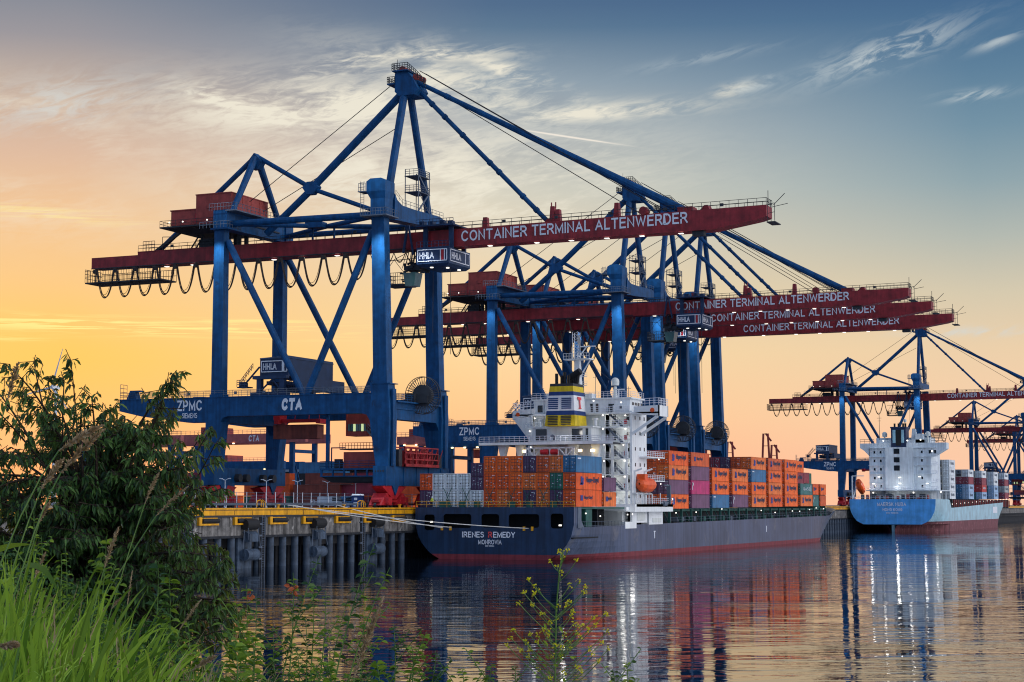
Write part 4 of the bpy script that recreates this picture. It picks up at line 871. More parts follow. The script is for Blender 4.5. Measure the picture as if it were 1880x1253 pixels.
# cream hull pillar by the step, side opening, hatch coamings, stanchions
m = MB(); m.box(-109.2, -108.3, 276.6, 278.2, 5.4, 8.85, 0); m.prism([(-108.3, 278.2, 5.5), (-108.3, 278.2, 6.6), (-108.3, 279.4, 5.5)], (-.3, 0, 0)); S1B(m, 'step_plate', 'rail_grey')
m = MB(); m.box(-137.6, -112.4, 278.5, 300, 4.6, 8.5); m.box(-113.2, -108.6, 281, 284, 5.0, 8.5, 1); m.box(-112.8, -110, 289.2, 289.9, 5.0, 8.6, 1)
S1B(m, 'aft_coaming', ['interior_shade', 'deck_green'])
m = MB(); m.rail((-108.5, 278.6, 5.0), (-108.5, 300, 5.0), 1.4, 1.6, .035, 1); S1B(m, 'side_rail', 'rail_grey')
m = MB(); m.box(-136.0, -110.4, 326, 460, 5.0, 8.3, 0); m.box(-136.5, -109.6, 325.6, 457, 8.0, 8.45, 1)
y = 326
while y < 458:
    m.box(-108.9, -108.5, y, y + .35, 5.4 + (y - 278) / 178, 8.5, 1); m.beam((-108.9, y + .2, 5.5 + (y - 278) / 178), (-110, y + .2, 8.2), .2, .2, 1); y += 6.3 if int(y) % 2 else 7.5
y = 328
while y < 458: m.box(-110.5, -109.4, y, y + 1.4, 6, 6.9, 2 if random.random() < .5 else 1); y += random.uniform(3, 7)
S1B(m, 'hatch_coaming', ['interior_shade', 'deck_green', 'rail_grey'])
m = MB(); m.rail((-108.5, 326, 5.75), (-108.5, 456, 6.5), 1.1, 2.4, .03, 1); S1B(m, 'side_rail', 'rail_grey')
m = MB()
for y, z in ((330, 7.6), (343, 7.7), (361, 8.3), (392, 7.9), (404, 7.4), (420, 7.7), (427, 7.6), (437, 8.0), (444, 8.4), (452, 8.2), (459, 11.4), (463, 13.4), (465, 9.8), (302, 7.4), (288, 7.2), (281, 7.7)): xx_ = -108.6 if y < 458 else -112.2; yy_ = y if y < 458 else 467.9 + (y - 459) * .02; m.tube((xx_, yy_, z), (xx_, yy_, z + .22), .12, 8)
m.build_each('deck_lamp', 'lamp_glow', ship1, S1)
m = MB(); m.hexa([(-131, 469, 6.5), (-112.4, 469, 6.5), (-112.8, 471, 6.5), (-131, 471, 6.5)], [(-131, 468, 14.6), (-111.8, 468, 14.6), (-112.2, 470, 14.6), (-131, 470, 14.6)])
m.hexa([(-133.4, 458, 6.5), (-112.6, 458, 6.5), (-113.6, 469, 6.5), (-132, 469, 6.5)], [(-133.4, 458, 9.2), (-112.6, 458, 9.2), (-113.6, 469, 9.2), (-132, 469, 9.2)])
for yy in (456, 459): m.box(-112.8, -112.4, yy, yy + .3, 6, 14)
m.tube((-123.2, 492, 7), (-123.2, 492, 15), .25, 8); S1B(m, 'breakwater', 'deck_green')
# name boards, draught marks
m = MB(); m.box(-108.34, -108.3, 316.0, 316.4, 3.0, 4.2); m.box(-108.34, -108.3, 315.7, 316.7, 4.2, 4.4); m.box(-108.34, -108.3, 395.0, 395.4, 3.1, 4.5); S1B(m, 'tug_mark', 'letter_white')
# --- superstructure
Y0, Y1, XR, XL = 304.0, 312.2, -108.4, -129.6
DK = (11.8, 14.7, 17.6, 20.5, 23.4)
m = MB()
m.box(XL, -114.0, Y0 + 1.2, Y1, 9, 26.1); m.box(-114.0, -108.8, Y0 + 3.4, Y1, 9, 26.1); m.box(-108.8, XR, Y0, Y1, 6, 26.4); m.box(-114.2, -114.0, Y0 + 1.3, Y0 + 3.4, 9, 26.0)
for z in DK: m.box(-114.6, XR - .45, Y0 - .6, Y0 + 3.4, z, z + .2)
for z in (14.7, 17.6, 23.4): m.box(XL, -126.6, Y0 - .4, Y0 + 1.2, z, z + .2)
m.box(-114.6, XR, Y0 - .9, Y0 + 3.4, 25.95, 26.2); m.box(XL - .2, XR + .1, 300.6, 313, 8.2, 8.9); m.box(-115, -107.2, 302.0, 324, 8.0, 9.4); m.box(-109.8, -108.3, 313, 321, 5.6, 8.2)
for x in (-112.3, -109.6): m.box(x, x + .45, Y0 - .5, Y0 - .1, 8.9, 20.5)
m.box(-120, -110, 303, 306, 5.0, 8.4); m.box(-109.4, -108.3, 300, 306, 5.0, 6.2)
hs = S1B(m, 'superstructure', 'ship_white')
m = MB()
for z in (10.5, 13.4, 16.3, 19.2, 22.1, 24.9):
    for y in (305.6, 308.2, 310.6): m.box(-108.4, -108.34, y, y + .5, z, z + .65)
    m.box(-113.4, -112.7, Y0 + 3.33, Y0 + 3.4, z - .9, z + .9); m.box(-110.6, -110.1, Y0 + 3.33, Y0 + 3.4, z, z + .6); m.box(-128.9, -128.4, Y0 + 1.13, Y0 + 1.2, z, z + .7)
m.build_each('window', 'window_dark', hs, S1)
m = MB()     # wheelhouse and the wings that reach over both sides
Yb = Y0 - .3
m.box(-131.6, -103.2, Yb, 309.5, 25.9, 26.2); m.box(-128.4, -109.2, Yb + 1.6, Y1, 26.2, 28.8); m.box(-112.2, -108.9, Yb + .6, 309, 26.2, 27.6); m.box(-128.8, -108.8, Yb + 1.2, Y1 + .3, 28.8, 29.05)
for yy in (Yb, 308.6):
    m.prism([(-103.0, yy, 25.4), (-103.0, yy, 27.4), (-107.9, yy, 27.2), (-107.9, yy, 26.2), (-104.6, yy, 25.6)][::-1], (0, .3, 0)); m.beam((-108.3, yy + .15, 22.2), (-103.3, yy + .15, 25.4), .3, .5)
    m.prism([(-131.9, yy, 25.2), (-131.9, yy, 26.9), (-127.6, yy, 27.3), (-127.6, yy, 26.2), (-130.6, yy, 25.6)], (0, .3, 0)); m.prism([(-131.9, yy, 25.3), (-128.0, yy, 25.9), (-128.0, yy, 20.8), (-129.2, yy, 21.9)][::-1], (0, .3, 0)) if yy == Yb else m.beam((-129.5, yy, 21.5), (-131.6, yy, 25.2), .3, .5)
m.box(-103.2, -103.0, Yb, 309, 25.4, 27.4); m.box(-132.1, -131.9, Yb, 309, 25.2, 26.9)
br = S1B(m, 'bridge', 'ship_white')
m = MB()
for x, z0, z1, wd in ((-113.4, 26.5, 27.9, 1.1), (-117.0, 26.5, 28.0, .5), (-115.9, 26.5, 28.0, .5), (-110.9, 26.9, 27.4, .5), (-127.6, 26.6, 27.9, 1.0), (-125.6, 26.6, 27.9, 1.0)): m.box(x, x + wd, Yb + (1.52 if x < -112 else .52), Yb + (1.6 if x < -112 else .6), z0, z1)
for y in (306.5, 308, 309.5, 311): m.box(-109.2, -109.14, y, y + 1.0, 27.1, 28.2)
m.build_each('window', 'window_dark', br, S1)
m = MB(); m.tube((-104.3, Yb - .06, 26.5), (-104.3, Yb, 26.5), .42, 14); m.tube((-131.0, Yb - .06, 26.2), (-131.0, Yb, 26.2), .38, 14); m.build_each('life_ring', 'lifeboat_orange', br, S1)
m = MB(); m.rail((-103.1, Yb, 27.4), (-106.6, Yb, 27.3), 1.3, .8, .045, 2); m.rail((-103.1, Yb, 27.4), (-103.1, 309, 27.4), 1.3, .9, .045, 2); m.rail((-132.0, Yb, 26.9), (-128.4, Yb, 27.2), 1.4, .8, .045, 2); m.rail((-132, Yb, 26.9), (-132, 309, 26.9), 1.4, .9, .045, 2)
m.rail((-128.7, Yb + 1.3, 29.05), (-108.9, Yb + 1.3, 29.05), 1.1, .9, .035, 2); m.rail((-108.9, Yb + 1.3, 29.05), (-108.9, Y1, 29.05), 1.1, 1.2, .035, 2); m.rail((-118, Y0 - .9, 26.2), (-108.6, Y0 - .9, 26.2), 1.1, .9, .035, 2)
for z in DK: m.rail((-114.5, Y0 - .55, z + .2), (-108.9, Y0 - .55, z + .2), 1.1, .9, .04, 2)
for z in (14.7, 17.6, 23.4): m.rail((XL, Y0 - .35, z + .2), (-126.7, Y0 - .35, z + .2), 1.1, .8, .04, 2)
m.rail((-115, 301.9, 9.4), (-107.2, 301.9, 9.4), 1.1, .9, .035, 2); m.rail((-107.2, 302, 9.4), (-107.2, 324, 9.4), 1.1, 1.2, .035, 2)
for z in (13.8, 18.2): m.rail((-106.9, 308, z), (-106.9, 318, z), 1.0, 1.0, .04, 2)
S1B(m, 'railing', 'letter_white', hs)
m = MB()
for z in (13.6, 18.0): m.box(-108.4, -106.8, 308, 318, z, z + .2); m.box(-113, -108.4, 312.2, 318, z, z + .2)
for yy in (304, 310.5, 317): m.tube((-107.4, yy, 9.4), (-107.4, yy, 11.5), .1, 6)
m.box(-108.4, -107.2, 303, 324, 8.9, 9.4); S1B(m, 'side_deck', 'ship_white', hs)
def stair(x0, z0, x1, z1, y): 
    mm = MB(); mm.beam((x0, y, z0), (x1, y, z1), .12, .25); mm.beam((x0, y - .7, z0), (x1, y - .7, z1), .12, .25); mm.rail((x0, y - .75, z0), (x1, y - .75, z1), .9, .6, .03, 0)
    for k in range(9): t = k / 9; mm.box(x0 + (x1 - x0) * t - .12, x0 + (x1 - x0) * t + .12, y - .7, y, z0 + (z1 - z0) * t, z0 + (z1 - z0) * t + .05)
    S1B(mm, 'stair', 'rail_grey', hs)
for z in DK: stair(-113.3, z + 2.9, -110.4, z + .2, Y0 + .9)
stair(-114.6, 11.8, -112.6, 8.9, Y0 - .2)
m = MB()
for z in (12.4, 18.3, 21.2, 24.1): m.box(-109.9, -109.4, Y0 - .1, Y0 + .3, z, z + .8)
m.build_each('fire_locker', 'bogie_red', hs, S1)
m = MB()
for x, z in ((-113.8, 25.7), (-109.4, 25.6), (-113.8, 23.2), (-109.4, 23.1), (-113.6, 20.3), (-109.8, 20.2), (-117.5, 22.8), (-115.6, 28.4), (-110.2, 28.0), (-113.6, 17.3), (-109.6, 17.3), (-113.8, 14.4), (-109.6, 14.4), (-127.4, 25.4), (-128.4, 23.0), (-128.2, 20.0), (-112.6, 11.5)): m.tube((x, Y0 - .75, z), (x, Y0 - .6, z), .15, 8)
for y, z in ((309, 13.3), (315, 17.8), (316, 13.2), (323, 10.4), (300, 7.6), (311, 10.8)): m.tube((-107, y, z), (-106.9, y, z), .14, 8)
m.build_each('deck_lamp', 'lamp_glow', hs, S1)
m = MB()
for x in (-114.9, -126.4): m.tube((x, Y0 + 1.0, 9), (x, Y0 + 1.0, 25.5), .07, 6)
for x, z in ((-125, 23.7), (-114.4, 23.7)): m.tube((x, 301, z), (x, 301, z + 1.1), .35, 10); m.tube((x, 301, z + 1.1), (x, 301, z + 1.35), .55, 10)
m.box(-118.4, -117, 306.2, 308.4, 29.05, 30.0); m.tube((-112, 307, 29.05), (-112, 307, 30.6), .12, 6); m.box(-113.1, -110.9, 306.9, 307.1, 30.5, 30.75); m.box(-126.5, -125.3, 307, 309, 29.05, 30.2); m.box(-113.6, -112.2, Y0 + 1.8, Y0 + 3.3, 9, 10.8); m.box(-111.4, -110.6, Y0 + 2.2, Y0 + 3.3, 17.8, 18.9)
S1B(m, 'vent_pipe', 'ship_white', hs)
# funnel casing, funnel and the long aft walkway
Yc = 300.0
m = MB(); m.box(-126.4, -114.8, Yc, 305.2, 8.9, 23.6); m.box(-126.9, -114.4, Yc - .2, 305.2, 23.4, 23.65); cs = S1B(m, 'engine_casing', 'ship_white')
m = MB()
for a, b in ((-125.8, -123.6), (-118.6, -116.5), (-115.9, -115.4)): m.box(a, b, Yc - .05, Yc, 21.0, 23.2)
m.build_each('casing_opening', 'window_dark', cs, S1)
m = MB(); m.tube((-122.4, Yc - .15, 21.6), (-122.4, Yc, 21.6), .55, 16); m.tube((-122.6, Yc - .2, 21.3), (-122.6, Yc - .15, 21.3), .33, 12, 1); m.box(-122.8, -122.2, Yc - .22, Yc - .15, 21.5, 21.75, 1); S1B(m, 'round_emblem', ['sign_navy', 'letter_white'], cs)
m = MB(); m.box(-135.6, -109.2, 296.2, 300.2, 20.2, 20.5, 0); m.box(-135.6, -109.2, 296.1, 296.2, 20.2, 20.7, 1)
for x in (-131.5, -128, -117.5, -113): m.prism([(x - .9, 297.5, 20.2), (x + .9, 297.5, 20.2), (x + .4, 297.5, 18.2), (x + .4, 297.5, 9), (x - .4, 297.5, 9), (x - .4, 297.5, 18.2)], (0, 1.2, 0), 1)
wk = S1B(m, 'aft_walkway', ['steel_dark', 'ship_white'])
m = MB(); m.rail((-135.6, 296.2, 20.6), (-109.2, 296.2, 20.6), 1.15, 1.0, .045, 2); S1B(m, 'railing', 'letter_white', wk)
m = MB(); xa, xb, ya, za, zb = -126.2, -116.8, 296.4, 18.0, 19.7
m.box(xa, xb, ya, ya + .2, za, za + .2); m.box(xa, xb, ya, ya + .2, zb - .2, zb)
for k in range(7): x = xa + (xb - xa) * k / 6; m.box(x - .1, x + .1, ya, ya + .2, za, zb); 
for k in range(6):
    x = xa + (xb - xa) * k / 6; x2 = xa + (xb - xa) * (k + 1) / 6
    if k not in (2, 3): m.beam((x, ya + .1, za if k % 2 else zb), (x2, ya + .1, zb if k % 2 else za), .15)
for x in (-122.6, -120.6): m.tube((x - .7, ya + .1, 18.85), (x + .7, ya + .1, 18.85), .5, 12, 1)
S1B(m, 'gantry_truss', ['ship_white', 'bogie_red'])
m = MB()
for x in (-126.9, -116.0, -113.6): m.box(x, x + .6, ya, ya + .5, 18.4 + .4, 19.3)
m.build_each('amber_lamp', 'lamp_warm', ship1, S1)
def funnel():
    y0, y1 = 297.5, 303.5
    zs = [23.6, 25.8, 26.6, 26.62, 29.6, 30.3, 31.5, 32.0]; ms = [0, 1, 1, 2, 1, 0, 3]
    zz = [23.6, 25.6, 26.4, 29.2, 29.9, 30.9, 31.4]; mm_ = [0, 1, 2, 1, 0, 3]
    def R_(z): t = (z - 23.6) / 7.8; return (-123.0 + .95 * t, -117.0 - .55 * t, y0 + .4 * t, y1 - .5 * t)
    m = MB()
    for (za, zb), mi in zip(zip(zz[:-1], zz[1:]), mm_):
        a, b, c, d = R_(za); e, f, g, h = R_(zb); m.hexa([(a, c, za), (b, c, za), (b, d, za), (a, d, za)], [(e, g, zb), (f, g, zb), (f, h, zb), (e, h, zb)], mi)
    f = S1B(m, 'funnel', ['funnel_yellow', 'funnel_blue', 'ship_white', 'steel_dark'])
    m = MB()
    for x in (-122.3, -119.7):
        for k in range(6): m.box(x, x + 1.9, y0 - .02 + .1, y0 + .25, 26.75 + k * .36, 26.95 + k * .36, 0); 
        for k in range(6): m.box(x - .05, x + 1.9, y0 - .12, y0 + .2, 23.8 + k * .3, 23.95 + k * .3, 1)
    S1B(m, 'louvre', ['funnel_blue', 'steel_dark'], f)
    m = MB(); letter(m, 'T', 0, 0, 0, 1.7, 2.1, face='+x', bold=.08); m.v = [(-117.05 + x - .02 - (z) * .07, 299.5 + y, 26.85 + z) for x, y, z in m.v]
    m.box(-117.35, -117.2, 299.6, 301.1, 28.7, 28.95); m.box(-117.16, -117.05, 299.8, 300.9, 26.8, 27.0); S1B(m, 'emblem', 'letter_red', f)
    m = MB()
    for x, r, h in ((-121.6, .3, 2.0), (-120.6, .25, 1.6), (-120.0, .3, 2.2), (-119.2, .3, 1.6)): m.tube((x, 300, 31.4), (x, 300, 31.4 + h), r, 10)
    for i in range(5): m.tube((-119.4 + i * .35, 301, 31.4), (-119.2 + i * .4, 301, 32.8 + i * .25), .35, 8)
    m.tube((-119.2, 301, 32.7), (-117.2, 300.8, 33.8), .65, 12); S1B(m, 'exhaust_pipe', 'rubber', f)
funnel()
m = MB(); ym = 307     # main mast with radar platforms
m.hexa([(-120.9, ym - .7, 29), (-119.4, ym - .7, 29), (-119.4, ym + .7, 29), (-120.9, ym + .7, 29)], [(-120.6, ym - .5, 36.4), (-119.7, ym - .5, 36.4), (-119.7, ym + .5, 36.4), (-120.6, ym + .5, 36.4)])
m.box(-122.6, -117.4, ym - 1.2, ym + 1.2, 36.4, 36.6); m.beam((-119.7, ym, 33.2), (-117.6, ym, 36.4), .2); m.rail((-122.6, ym - 1.2, 36.6), (-117.4, ym - 1.2, 36.6), 1.0, .6, .04)
for x in (-121, -119.9): m.tube((x, ym - .5, 36.5), (x, ym - .5, 41.6), .07, 5); m.tube((x, ym + .5, 36.5), (x, ym + .5, 41.6), .07, 5)
for k in range(8): z = 36.8 + k * .62; m.beam((-121, ym - .5, z), (-119.9, ym - .5, z + .6), .06); m.beam((-119.9, ym - .5, z), (-121, ym - .5, z + .1), .06)
m.beam((-119.9, ym, 37), (-118.3, ym, 38.9), .18); m.box(-119.6, -116.6, ym - .2, ym + .1, 38.8, 39.0)
for z in (31.5, 33.2): m.beam((-119.5, ym, z), (-118.3, ym, z + .1), .1); m.rail((-119.2, ym, z), (-118.3, ym, z), .9, .4, .03)
m.box(-121.4, -118.6, 305.5, 309, 28.9, 29.4)
S1B(m, 'radar_mast', 'ship_white')
m = MB(); ys_ = 309.5
def dome(m, c, r, mi=0):
    c = Vector(c); n = 14
    prev = None
    for i in range(0, 8):
        t = math.pi / 2 * i / 7 ; rr, zz = r * math.cos(t), r * math.sin(t)
        if i: m.tube(c + Vector((0, 0, pz)), c + Vector((0, 0, zz)), pr, n, mi, r2=max(rr, .01))
        pr, pz = rr, zz
    m.tube(c + Vector((0, 0, -r * .9)), c, r * .93, n, mi, r2=r)
m.tube((-113.6, ys_, 29.1), (-113.6, ys_, 31.4), .5, 10, r2=.25); dome(m, (-113.6, ys_, 32.3), .78); S1B(m, 'satellite_dome', 'ship_cream')
m = MB()
for x, y, z, h in ((-117, 308, 29, 4.5), (-110.4, 308, 29, 2.2), (-128, 303, 24, 6.0), (-124.6, 300, 31, .1), (-126.2, 305, 24, 6.8)): m.tube((x, y, z), (x, y, z + h), .05, 5); m.box(x - .5, x + .5, y - .03, y + .03, z + h - .4, z + h - .34)
for a in ((-118.6, -110.5), (-118.4, -114.5)): m.tube((a[0], 307, 36.4), (a[1], 311, 29.2), .025, 3)
S1B(m, 'antenna', 'rail_grey')
# lifeboat and davits
m = MB(); yl = 312.2; n = 9
def ring(y, rx, rz, zc): return [(-107.2 + rx * math.cos(2 * math.pi * i / 12), y, zc + rz * math.sin(2 * math.pi * i / 12)) for i in range(12)]
prof = [(304.6, .15, .2, 13.1), (305.1, .8, .9, 13.0), (306, 1.2, 1.25, 12.9), (308, 1.35, 1.4, 12.9), (310, 1.3, 1.35, 12.9), (311.4, 1.0, 1.0, 13.0), (312.2, .2, .25, 13.1)]
for a, b in zip(prof[:-1], prof[1:]): m.add(ring(*a) + ring(*b), [(i, (i + 1) % 12, 12 + (i + 1) % 12, 12 + i) for i in range(12)])
m.box(-108.0, -106.5, 305.6, 307.2, 13.9, 14.9); lb = S1B(m, 'lifeboat', 'lifeboat_orange', hs)
m = MB()
for y in (305, 310.5): m.box(-108.4, -108.1, y, y + .3, 9.4, 15.6); m.beam((-108.3, y + .1, 15.4), (-106.8, y + .1, 15.9), .3); m.beam((-108.3, y + .1, 11.2), (-106.9, y + .1, 11.3), .25); m.box(-106.9, -106.7, y, y + .2, 9.4, 11.3)
m.box(-108.4, -107.6, 304, 312, 11.3, 11.5)
S1B(m, 'davit', 'ship_white', hs)
m = MB(); m.hexa([(-107.6, 321.4, 9.4), (-106.9, 321.4, 9.4), (-106.9, 322, 9.4), (-107.6, 322, 9.4)], [(-107.6, 321.4, 13), (-106.9, 321.4, 13), (-106.9, 322, 13), (-107.6, 322, 13)]); m.beam((-107.2, 321.6, 13), (-107.2, 318.6, 13), .25); m.tube((-107.3, 318, 9.5), (-107.3, 320, 9.5), .5, 10); S1B(m, 'store_crane', 'rail_grey', hs)
m = MB(); m.box(-109.6, -108.3, 306.5, 311, 6.4, 8.1, 0); m.box(-109.2, -108.2, 315, 320, 6.0, 6.8, 0); S1B(m, 'gangway_box', 'ship_cream', hs)
# ---- mooring ropes
for i, (a, b, sag, lab) in enumerate((((-139.6, 236, 9.2), (-131.0, 274.8, 5.4), .35, 'pale mooring rope from quay to ship stern, upper one reaching far left'), ((-139.6, 234.5, 9.2), (-116.6, 274.8, 5.3), .45, 'pale mooring rope crossing the dark stern above the ship name'), ((-139.6, 250, 9.2), (-132.6, 274.8, 5.3), .25, 'pale mooring rope, shortest of those at the dark stern'))):
    a, b = Vector(a), Vector(b); m = MB(); pts = []
    for k in range(17): t = k / 16; p = a.lerp(b, t); p.z -= sag * 4 * t * (1 - t); pts.append(p)
    m.path(pts, .07, 5); o = m.build('mooring_rope', 'rope_pale', None, a); o.location = a; tag(o, lab, 'mooring rope', 'mooring ropes of the near ship')
# ================================================================== containers
def container_parts(col, L=12.19, H=2.85, axis='y', logo=None, tint=None):
    """meshes of one container with its corner at the origin: body, door end (towards -y or -x), lettering"""
    W = 2.42; mb = MB(); c_, d_ = (lambda a, b, z: (a, b, z)), None
    W = 2.37; mb.box(.04, W - .04, .05, L - .05, .05, H - .07)
    for x in (0, W - .14):
        for y in (0, L - .14): mb.box(x, x + .14, y, y + .14, 0, H - .03)
    for z in (0, H - .16):
        for x in (0, W - .12): mb.box(x, x + .12, .14, L - .14, z, z + .13)
        for y in (0, L - .12): mb.box(.14, W - .14, y, y + .12, z, z + .13)
    n = 22 if L > 8 else 11
    dm = MB(); dm.box(.12, W - .12, -.012, .04, .12, H - .15, 3); dm.box(.18, 1.15, -.03, .05, .19, H - .21); dm.box(1.22, W - .18, -.03, .05, .19, H - .21)
    for z in (.32, .85, 1.38, 1.91, 2.4):
        if z + .3 < H - .2: dm.box(.20, 1.13, -.06, -.03, z, z + .26, 0); dm.box(1.24, W - .20, -.06, -.03, z, z + .26, 0); dm.box(.2, 1.13, -.035, -.03, z + .3, z + .36, 3); dm.box(1.24, W - .2, -.035, -.03, z + .3, z + .36, 3)
    for x in (.42, .92, 1.5, 2.0): dm.tube((x, -.09, .1), (x, -.09, H - .1), .028, 5, 1); dm.box(x - .05, x + .12, -.1, -.03, 1.05, 1.15, 1)
    rnd = random.Random(len(col) * 7 + int(H * 10))
    for k in range(9): x = rnd.choice((.35, .5, .8, 1.35, 1.6, 1.85, 2.0)); z = rnd.uniform(.4, H - .5); q_ = rnd.uniform(.08, .2); dm.box(x, x + q_, -.07, -.06, z, z + rnd.uniform(.08, .2), 4 if col == 'white' and k % 3 else 2)
    dm.box(1.55, 2.15, -.065, -.055, H - .5, H - .42, 2)
    lm = None
    if logo:
        lm = MB(); X = W + .0
        if logo == 'big':
            letter(lm, 'Hapag-Lloyd', X + .01, L * .37, H * .33, L * .50, 1.25, face='+x', bold=.035); ic = L * .17; lm.box(X, X + .03, ic, ic + .75, H * .30, H * .78, 1); lm.box(X, X + .035, ic + .3, ic + 1.35, H * .52, H * .70, 1); lm.box(X, X + .03, ic - .25, ic + 1.1, H * .28, H * .40, 1); lm.box(X, X + .034, ic + .9, ic + 1.3, H * .34, H * .5, 1)
        elif logo == 'small':
            letter(lm, 'Hapag-Lloyd', X + .01, L * .30, H * .40, L * .32, .75, face='+x', bold=.03); ic = L * .16; lm.box(X, X + .03, ic, ic + 1.1, H * .36, H * .68, 1)
        elif logo == 'tag': lm.box(X, X + .02, .7, 2.2, H - .62, H - .38, 2)
        elif logo == 'mark': lm.box(X, X + .02, .5, .75, H * .3, H * .85, 2); lm.box(X, X + .02, .5, 1.3, H * .62, H * .82, 2)
        elif logo == 'china': letter(lm, 'U A S C', X + .01, L * .25, H * .38, L * .55, .8, face='+x'); lm.mi = [2] * len(lm.mi); lm.box(X, X + .02, L * .84, L * .88, H * .3, H * .85, 2)
        elif logo == 'sea': letter(lm, 'MAERSK', X + .01, L * .42, H * .38, L * .36, .9, face='+x', bold=.02); lm.box(X, X + .03, L * .25, L * .37, H * .36, H * .72, 3)
        elif logo == 'ham': letter(lm, 'HAMBURG SUD', X + .01, L * .25, H * .4, L * .5, .8, face='+x', bold=.02); lm.mi = [2] * len(lm.mi)
        elif logo == 'grill': pass
    return mb, dm, lm
CT = {}; rcol = random.Random(5)
def container(corner, col, L, H, label, group, logo=None, reefer=False, axis='y', W=2.42):
    if col == 'orange': col = rcol.choice(['orange', 'orange b', 'orange c'])
    key = (col, L, round(H, 2), logo, reefer, axis)
    if key not in CT:
        mb, dm, lm = container_parts(col, L, H, logo=logo)
        if axis == 'x':      # long side turned to face -y: swap axes, door end at -x
            sw = lambda v: [(b, 2.42 - a, c) for a, b, c in v]
            mb.v = sw(mb.v); dm.v = sw(dm.v)
            if lm: lm.v = [(b, -(a - 2.42), c) for a, b, c in lm.v]
        corr = 'box %s %s' % (col, 'y' if axis == 'y' else 'x')
        root = mb.build('container', corr); d = dm.build('door_end', [('box %s x' % col), 'rope' if 'orange' in col or col in ('white', 'pale grey') else 'rail_grey', 'letter_white', 'steel_dark', 'sign_navy'], root)
        if reefer:
            rm = MB(); rm.box(.3, 2.1, -.14, -.04, .25, 1.1, 0); rm.box(.3, 2.1, -.12, -.04, 1.2, H - .3, 1); rm.tube((1.2, -.16, 1.9), (1.2, -.12, 1.9), .42, 14, 0); rm.build('cooling_unit', ['steel_dark', 'rail_grey'], root)
        if lm: lm.build('lettering', ['sign_navy' if logo != 'sea' else 'rail_grey', 'letter_blue', 'letter_white', 'rail_grey'], root)
        CT[key] = (root, [c for c in bpy.data.objects if c.parent == root]); o = root
    else:
        r0, ch = CT[key]; o = r0.copy(); COL.objects.link(o)
        for c in ch: cc = c.copy(); COL.objects.link(cc); cc.parent = o
    o.location = corner; tag(o, label, 'container', group); return o
ORD = ['first', 'second', 'third', 'fourth', 'fifth', 'sixth', 'seventh', 'eighth', 'ninth', 'tenth', 'eleventh', 'twelfth']
TIER = ['bottom', 'second', 'third', 'top']
# stern stack
G1 = 'containers stacked on the near ship stern'
T1 = ['purple', 'white', 'white', 'white', 'white', 'orange', 'orange', 'orange', 'purple', 'orange', 'purple', 'orange']
T2 = ['orange', 'white', 'white', 'white', 'purple', 'orange', 'orange', 'orange', 'orange', 'orange', 'green', 'rust orange']
T3 = [None, None, None, None, 'purple', 'orange', 'orange', 'orange', 'purple', 'rust orange', 'orange', 'navy']
for j, row in enumerate((T1, T2, T3)):
    for i, c in enumerate(row):
        if not c: continue
        x = -137.7 + i * 2.452; z = 8.95 + j * 2.9; hh = 2.86
        if i == 4 and j: hh = 2.3; z = 11.85 + (j - 1) * 2.34
        lg = None
        if i == 11: lg = ['small', 'big', 'tag'][j]; c = ['orange', 'orange', 'blue'][j]
        container((x, 276.0, z), c, 12.19, hh, '%s container in %s tier, %s column from the quay, on the near ship stern' % (c, ['bottom', 'middle', 'top'][j], ORD[i]), G1, lg)
container((-110.75, 289.3, 8.95), 'orange', 6.06, 2.6, 'short orange container behind the stern stack, below a purple one', 'short containers behind the stern stack', 'small')
container((-110.75, 289.3, 11.6), 'grey purple', 6.06, 2.5, 'short purple container behind the stern stack, on an orange one', 'short containers behind the stern stack', None)
# forward bays
G2 = 'containers stacked ahead of the near ship bridge'
bays = [(325.6, 11.9, [('orange', 'big'), ('grey purple', None), ('orange', 'big'), ('orange', 'big')]),
        (339.8, 11.9, [('grey purple', None), ('magenta', 'mark'), ('grey purple', None), ('rust orange', 'small')]),
        (354.0, 12.5, [('blue', 'tag'), ('orange', 'big'), ('orange', 'big'), None]),
        (368.8, 12.5, [('grey purple', 'mark'), ('orange', 'big'), ('orange', 'big'), None]),
        (383.9, 11.9, [('orange', 'big'), ('orange', 'big'), ('blue', 'tag'), ('orange', 'big')]),
        (398.2, 12.4, [('orange', 'big'), ('orange', 'big'), ('orange', 'big'), ('rust orange', 'big')]),
        (412.9, 12.4, [('orange', 'big'), ('orange', 'big'), ('orange', 'big'), ('orange', 'big')]),
        (427.8, 12.2, [('orange', 'big'), ('teal', 'china'), None, None])]
inner = {0: [['rust orange', 'purple', 'rust orange', 'rust orange'], ['rust orange', 'purple', 'rust orange', 'rust orange'], ['rust orange', 'purple', 'rust orange', 'orange']],
         4: [['rust orange', 'maroon', 'rust orange', 'rust orange'], ['orange', 'rust orange', 'rust orange', 'purple'], ['rust orange', 'orange', 'purple', 'maroon'], ['orange', 'purple', 'orange', 'green']],
         7: [['rust orange', 'rust orange', 'maroon', 'orange'], ['orange', 'rust orange', 'rust orange', 'rust orange'], ['rust orange', 'orange', 'maroon', 'rust orange']]}
